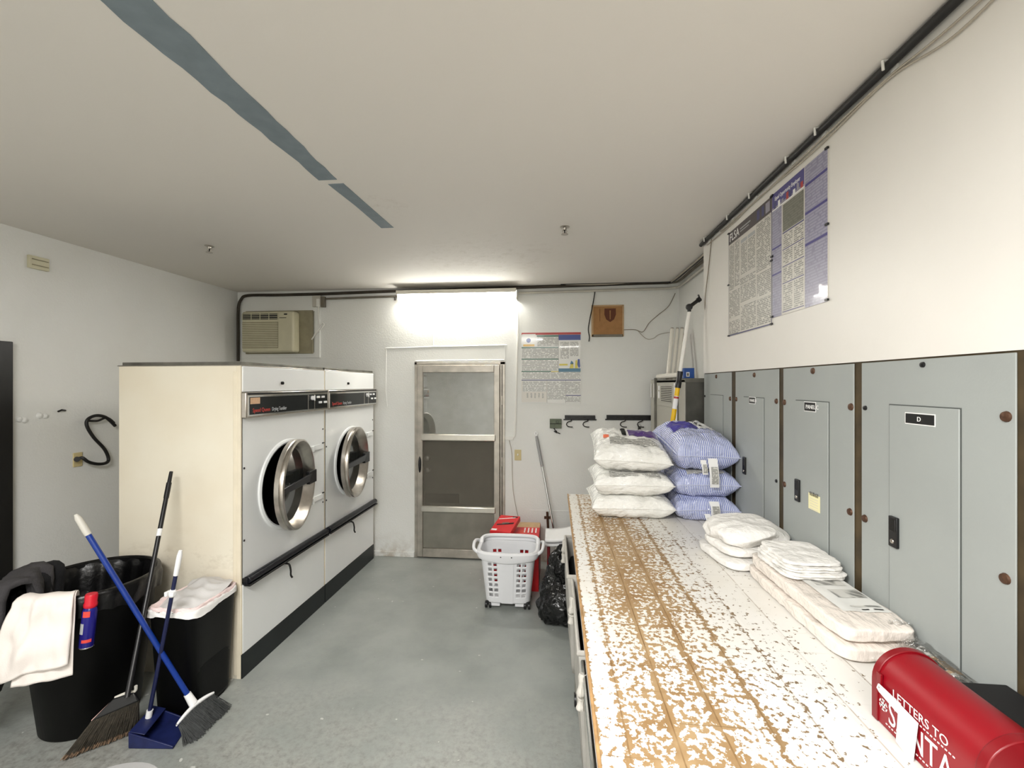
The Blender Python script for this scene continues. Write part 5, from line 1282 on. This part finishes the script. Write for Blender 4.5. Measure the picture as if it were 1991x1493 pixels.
def drape(name, label, cat, a0, a1, mat, thick, inner, outer, lift, fold, seed, flare=0.0, taper=None, mb=None, r_add=0.0):
    """cloth hung over the rim between two angles; inner and outer: how far it hangs inside and outside"""
    m_ = mb or MB()
    def f(u, v):
        a = a0 + (a1 - a0) * u
        inn, out = (q(u) if callable(q) else q for q in (inner, outer)); tot = inn + .05 + out
        s_ = v * tot
        if s_ < inn: r, z = BR - .04 - thick, BH + .004 - (inn - s_)
        elif s_ < inn + .05:
            t = (s_ - inn) / .05 * PI; r = BR - .008 - (.032 + thick) * math.cos(t); z = BH + .016 + lift + (.022 + thick * .5) * math.sin(t)
        else:
            q_ = s_ - inn - .05; r = BR + .024 + thick + flare * q_; z = BH + .004 - q_
        w = nz((u * 3, v * 2.5, seed), 1.6, fold, seed) + .3 * fold * math.sin(u * 14 + v * 3 + seed)
        r += max(-.012, w) + r_add
        da = taper(u, v) if taper else 0
        a += da
        return BC + Vector((r * math.cos(a), r * math.sin(a), z + nz((u, v, 7), 3, .006, seed)))
    m_.grid(f, 40, 48, mat)
    return m_
D_ = math.radians
g1 = drape('', '', '', D_(-172), D_(-112), 'terry_grey', .03, .12, lambda u: .50 + .05 * math.sin(u * 4), .02, .03, 3, .12)
solo(g1, 'fleece_jacket', 'dark grey fleece hung over the left rim of the round bin', 'jacket', BC + Vector((-.2, -.2, .25)), solid=.028, sharp=80)
g2 = drape('', '', '', D_(170), D_(215), 'terry_black', .03, .16, .30, -.004, .02, 8, .1, r_add=.0)
solo(g2, 'dark_cloth', 'black cloth over the back-left rim of the round bin', 'cloth', BC + Vector((-.28, .0, .4)), solid=.02, sharp=80)
def tp(u, v): return -.10 * max(0, v - .35) * (1 - u) * 1.6 - .02 * v
tw = drape('', '', '', D_(-93), D_(-52), 'towel_white', .008, .10, lambda u: .262 + .05 * (1 - u) + .02 * max(0, 1 - abs(u - .2) * 4), -.002, .026, 12, .2, tp, r_add=.026)
tw = drape('', '', '', D_(-86), D_(-51.5), 'towel_white', .002, .08, lambda u: .345 - .015 * u, -.006, .010, 15, .14, None, tw, r_add=.022)
solo(tw, 'towel', 'white towel hung over the front of the round bin beside the spray can', 'towel', BC + Vector((.08, -.3, .4)), solid=.006, sharp=80)
# spray can hooked on the rim
sc = thing('spray_can', 'blue spray can with a red cap hooked on the round bin', 'spray can', BC)
sa = D_(-45); sp = BC + Vector(((BR + .052) * math.cos(sa), (BR + .052) * math.sin(sa), 0)); sc.location = (sp.x, sp.y, .52)
tl = Matrix.Translation((sp.x, sp.y, .515)) @ Matrix.Rotation(.06, 4, 'Y') @ Matrix.Rotation(-.05, 4, 'X')
MB().lathe([(0, .0), (.027, .0), (.029, .004), (.029, .17), (.026, .182), (.022, .19)], 'spray_blue', 24, tl).build('can', sc)
MB().lathe([(.0286, .0), (.0302, .003), (.0286, .006)], 'chrome', 24, tl).build('base_ring', sc)
MB().lathe([(.0225, .188), (.026, .192), (.027, .205), (.024, .212), (.025, .245), (.022, .252), (0, .252)], 'spray_red', 24, tl).build('cap', sc)
for (z0, z1, a0, a1, m_) in ((.15, .178, -.9, .1, 'spray_orange'), (.03, .045, -.7, .6, 'spray_orange'), (.07, .12, -1.3, -.6, 'grey_text')):
    MB().grid(lambda u, v: tl @ Vector((.0296 * math.cos(sa + a0 + (a1 - a0) * u), .0296 * math.sin(sa + a0 + (a1 - a0) * u), z0 + (z1 - z0) * v)), 8, 3, m_).build('printed_mark', sc)
hk = MB().tube(curve_pts([tl @ Vector((0, 0, .19)), Vector((sp.x, sp.y, 0)).lerp(BC, .12) + Vector((0, 0, .73)), Vector((sp.x, sp.y, 0)).lerp(BC, .17) + Vector((0, 0, .757)), Vector((sp.x, sp.y, 0)).lerp(BC, .26) + Vector((0, 0, .745))], 5), .004, 'black', 8)
hk.build('hook', sc)

# ---------------------------------------------------------------- rectangular black bin full of laundry
rbn = thing('laundry_bin', 'rectangular black bin full of pale laundry beside the dryer', 'bin', (-2.0, 2.32, 0))
def rr(cx_, cy_, hx, hy, z, u, p=7.0):
    a = 2 * PI * u; c_, s_ = math.cos(a), math.sin(a); r = (abs(c_) ** p + abs(s_) ** p) ** (-1 / p)
    return Vector((cx_ + hx * c_ * r, cy_ + hy * s_ * r, z))
cxb, cyb = -2.018, 2.352
prof = [(.106, .135, .004), (.114, .142, .012), (.134, .172, .560), (.138, .176, .565), (.139, .177, .582), (.135, .173, .586), (.130, .168, .565), (.118, .14, .03)]
def bnf(u, v):
    k = v * 7; i = min(int(round(k)), 7); hx, hy, z = prof[i]; return rr(cxb, cyb, hx, hy, z, u)
MB().grid(bnf, 72, 7, 'can_black', True).quad([rr(cxb, cyb, .112, .135, .004, i / 24) for i in range(24)], 'can_black').build('body', rbn, sharp=50)
def ldr(off, mat, zz, wid, seed, nm, lab):
    mb = MB()
    def f(u, v):
        path = [(-.02, -.035), (-.008, .006), (.002, .010), (.007, .004), (.008, -.010 - wid - .016 * max(0, math.sin(2 * PI * u * 3 + seed)))]
        k = v * 4; i = min(int(k), 3); t = k - i
        o = path[i][0] + (path[i + 1][0] - path[i][0]) * t; h = path[i][1] + (path[i + 1][1] - path[i][1]) * t
        a = 2 * PI * u
        w_ = nz((math.cos(a), math.sin(a), v), 5, .010, seed) + nz((math.cos(a), math.sin(a), v * .5), 14, .004, seed)
        return rr(cxb, cyb, .135 + o + off + max(-.002, w_) * .6, .171 + o + off + max(-.002, w_) * .6, .584 + h + zz + w_, u)
    mb.grid(f, 72, 12, mat, True)
    o_ = solo(mb, nm, lab, 'laundry', (cxb, cyb, .55), 'laundry in the black bin', sharp=80); return o_
ldr(.001, 'laundry_white', -.004, .012, 3, 'bag_hem', 'white folded hem around the rectangular bin rim')
ldr(-.002, 'laundry_pink', .008, .0, 6, 'sheet', 'pale pink sheet edge on the rectangular bin rim')
lg = MB()
def lgf(u, v):
    a = 2 * PI * u; q = rr(cxb, cyb, .132 * v, .168 * v, 0, u, 5)
    q.z = .592 + .034 * (1 - v ** 2) + .03 * (q.y - cyb) / .16 + .014 * math.sin(q.x * 30 + q.y * 18) * (1 - v * v) + nz((q.x * 1.0, q.y, 0), 9, .026, 5) - abs(nz((q.x, q.y, 1), 16, .018, 2)) + .006
    return q
lg.grid(lgf, 72, 16, 'laundry_grey', True)
solo(lg, 'laundry_pile', 'pale grey laundry heaped in the rectangular bin', 'laundry', (cxb, cyb, .56), 'laundry in the black bin', sharp=80)

# ---------------------------------------------------------------- brooms and dustpan
def bristles(mb, line, tips, n, mat, tipmat=None, r=.0016, seed=1):
    rnd = random.Random(seed)
    for i in range(n):
        t = (i + rnd.random()) / n
        a = line(t, rnd.uniform(-1, 1)); b = tips(t, rnd.uniform(-1, 1), rnd)
        m_ = a.lerp(b, .55) + Vector((0, 0, .008 * rnd.random()))
        mb.tube([a, m_, b], [r, r, r * .7], mat, 4, cap=False)
        if tipmat and rnd.random() < .7: mb.tube([a.lerp(b, .88), b + Vector((rnd.uniform(-.004, .004), rnd.uniform(-.004, .004), .001))], r * 1.15, tipmat, 4, cap=False)
# blue broom
br = thing('broom', 'blue-handled broom with a white head and grey bristles, leaning on the round bin', 'broom', (-1.84, 2.16, 0))
H0 = Vector((-1.872, 2.165, .135)); TOP = Vector((-2.38, 2.03, 1.133))
hl = H0.lerp(TOP, .04)
d_ = ray(147, 1000); d_ = d_ / Vector((d_.x, d_.y, 0)).length; TOP = O0 + d_ * 3.1
MB().tube([H0.lerp(TOP, .03), H0.lerp(TOP, .905)], .0125, 'blue_handle', 14).build('handle', br)
MB().tube([H0.lerp(TOP, .895), H0.lerp(TOP, .92), H0.lerp(TOP, .98), TOP], [.0145, .0155, .014, .007], 'pale_grip', 14).build('grip', br)
MB().tube([H0.lerp(TOP, -.01), H0.lerp(TOP, .045)], [.02, .0165], 'white_plastic', 12).build('socket', br)
hA = on_z(345, 1412, .095); hB = on_z(417, 1349, .11)
ax = (hB - hA).normalized(); side_ = Vector((0.80, -.25, -.55)); side_.normalize(); up_ = ax.cross(side_).normalized()
hm = MB(); L_ = (hB - hA).length
def hp_(t, s_, w_): return hA + ax * (t * L_) + side_ * (s_ + .016 * math.sin(PI * t) * -1) + up_ * w_
hm.grid(lambda u, v: hp_(u, -.008 + .011 * math.cos(2 * PI * v) * (1 - .5 * abs(2 * u - 1) ** 4), .016 * math.sin(2 * PI * v) * (1 - .5 * abs(2 * u - 1) ** 4)), 20, 14, 'white_plastic')
hm.build('head', br)
bm_ = MB()
tipA = on_z(370, 1447, .004); tipB = on_z(441, 1378, .004)
bristles(bm_, lambda t, k: hp_(.03 + .94 * t, .004, .012 * k), lambda t, k, r_: tipA.lerp(tipB, t) + Vector((.02 * k + r_.uniform(-.008, .008), .022 * k + r_.uniform(-.008, .008), abs(r_.gauss(0, .006)))), 620, 'bristle_grey', None, .0017, 4)
o_ = bm_.build('bristles', br); o_['kind'] = 'stuff'
# black angled broom leaning on the dryer side
bb = thing('broom', 'black-handled angled broom with worn brown bristles, leaning on the dryer', 'broom', (-2.17, 2.0, 0))
d_ = ray(333, 917); d_ = d_ / Vector((d_.x, d_.y, 0)).length; TOP = O0 + d_ * 3.35
H1 = on_z(247, 1356, .275)
MB().tube([H1, H1.lerp(TOP, .86)], .0115, 'black', 12).tube([H1.lerp(TOP, .86), H1.lerp(TOP, .94)], [.0135, .0135], 'black', 12).tube([H1.lerp(TOP, .94), TOP], [.0105, .0095], 'black', 12).build('handle', bb)
MB().tube([H1.lerp(TOP, .67), H1.lerp(TOP, .705)], .0126, 'label_white', 12).build('price_band', bb)
pA, pB = on_z(178, 1402, .185), on_z(272, 1362, .225); qA, qB = on_z(222, 1357, .255), on_z(262, 1345, .27)
nrm = (pB - pA).cross(qA - pA).normalized() * .012
MB().hexa([pA - nrm, pB - nrm, qB - nrm, qA - nrm, pA + nrm, pB + nrm, qB + nrm, qA + nrm], 'black').build('head', bb, bevel=.006)
MB().tube([pA + (qA - pA) * .02, qA + (qB - qA) * .08], .0045, 'pink_edge', 8).tube(curve_pts([qA.lerp(qB, .05), qA.lerp(qB, .5) + Vector((0, 0, .006)), qB + Vector((.0, 0, .004)), qB + Vector((.006, 0, .03))], 5), .007, 'pale_grip', 8).build('worn_edge', bb)
bm_ = MB(); tA, tB = on_z(132, 1474, .004), on_z(262, 1424, .004)
bristles(bm_, lambda t, k: pA.lerp(pB, .01 + .98 * t) + nrm * k * .8, lambda t, k, r_: tA.lerp(tB, t) + Vector((.016 * k + r_.uniform(-.01, .01), .022 * k + r_.uniform(-.01, .01), abs(r_.gauss(0, .006)))), 560, 'bristle_brown', 'bristle_tip', .0015, 9)
o_ = bm_.build('bristles', bb); o_['kind'] = 'stuff'
# dustpan
dp = thing('dustpan', 'navy dustpan with an upright white-gripped handle in front of the rectangular bin', 'dustpan', (-1.98, 2.06, 0))
d_ = ray(351, 1070); d_ = d_ / Vector((d_.x, d_.y, 0)).length; TOP = O0 + d_ * 2.86
HB = on_z(289, 1393, .085)
MB().tube([HB.lerp(TOP, .03), HB.lerp(TOP, .86)], .0095, 'navy_pole', 12).build('handle', dp)
MB().tube([HB.lerp(TOP, .85), HB.lerp(TOP, .9), HB.lerp(TOP, .97), TOP], [.0115, .0125, .0125, .008], 'white_plastic', 12).build('grip', dp)
cpz = HB.lerp(TOP, .745)
MB().tube([HB.lerp(TOP, .72), HB.lerp(TOP, .765)], .0135, 'white_plastic', 12).box(cpz + Vector((.0, -.024, -.012)), cpz + Vector((.024, .0, .012)), 'white_plastic').box(cpz + Vector((-.02, -.03, -.01)), cpz + Vector((-.006, -.0, .014)), 'white_plastic').build('broom_clip', dp, bevel=.003)
MB().tube([HB.lerp(TOP, -.01), HB.lerp(TOP, .04)], .0145, 'white_plastic', 12).build('socket', dp)
P = [on_z(251, 1454, .003), on_z(337, 1455, .003), on_z(370, 1404, .003), on_z(297, 1404, .003)]
pn = MB(); up = Vector((0, 0, 1))
def wl_(a, b, h0, h1, th=.004):
    a, b = Vector(a), Vector(b); n_ = (b - a).cross(up).normalized() * th
    pn.hexa([a - n_, b - n_, b + n_, a + n_, a - n_ + up * h0, b - n_ + up * h1, b + n_ + up * h1, a + n_ + up * h0], 'dustpan_blue')
pn.hexa([P[0], P[1], P[2], P[3]] + [p + up * .004 for p in P], 'dustpan_blue')
wl_(P[0], P[1], .075, .012); wl_(P[0], P[3], .075, .085); wl_(P[3], P[2], .085, .014)
hd_ = [P[0] + up * .075, P[0].lerp(P[1], .35) + up * .062, P[3].lerp(P[2], .35) + up * .07, P[3] + up * .085]
pn.hexa(hd_ + [p + up * .005 for p in hd_], 'dustpan_blue')
pn.build('pan', dp, bevel=.003)
# grey bin lid at the near edge of the floor
gb = thing('grey_bin', 'round grey lidded bin at the near edge of the floor', 'bin', (-1.46, 1.28, 0))
T = Matrix.Translation((-1.455, 1.285, 0))
MB().lathe([(0, .002), (.15, .002), (.175, .40)], 'grey_lid', 40, T).build('body', gb)
MB().lathe([(.182, .39), (.184, .425), (.178, .442), (.12, .452), (0, .456)], 'grey_lid', 40, T).build('lid', gb)

# ---------------------------------------------------------------- light
def area(name, loc, size, power, col, rot=(0, 0, 0)):
    l = bpy.data.lights.new(name, 'AREA'); l.shape = 'RECTANGLE'; l.size, l.size_y = size; l.energy = power; l.color = col
    o = bpy.data.objects.new(name, l); C.objects.link(o); o.location = loc; o.rotation_euler = rot; return o
area('ceiling_fixture_light', (-.85, -.15, 2.70), (1.2, .3), 64, (1.0, .99, .975))
area('ceiling_fixture_light_rear', (.0, -1.5, 2.66), (1.2, .3), 34, (1.0, .97, .925))
w = bpy.data.worlds.new('world'); bpy.context.scene.world = w; w.use_nodes = True
w.node_tree.nodes['Background'].inputs[0].default_value = (.8, .85, .9, 1); w.node_tree.nodes['Background'].inputs[1].default_value = .02
sc_ = bpy.context.scene
sc_.view_settings.view_transform = 'Standard'; sc_.view_settings.look = 'None'; sc_.view_settings.gamma = 1.0
sc_.view_settings.exposure = 1.05
sc_.view_settings.use_curve_mapping = False
sc_.cycles.max_bounces = 10; sc_.cycles.diffuse_bounces = 6; sc_.cycles.transparent_max_bounces = 12
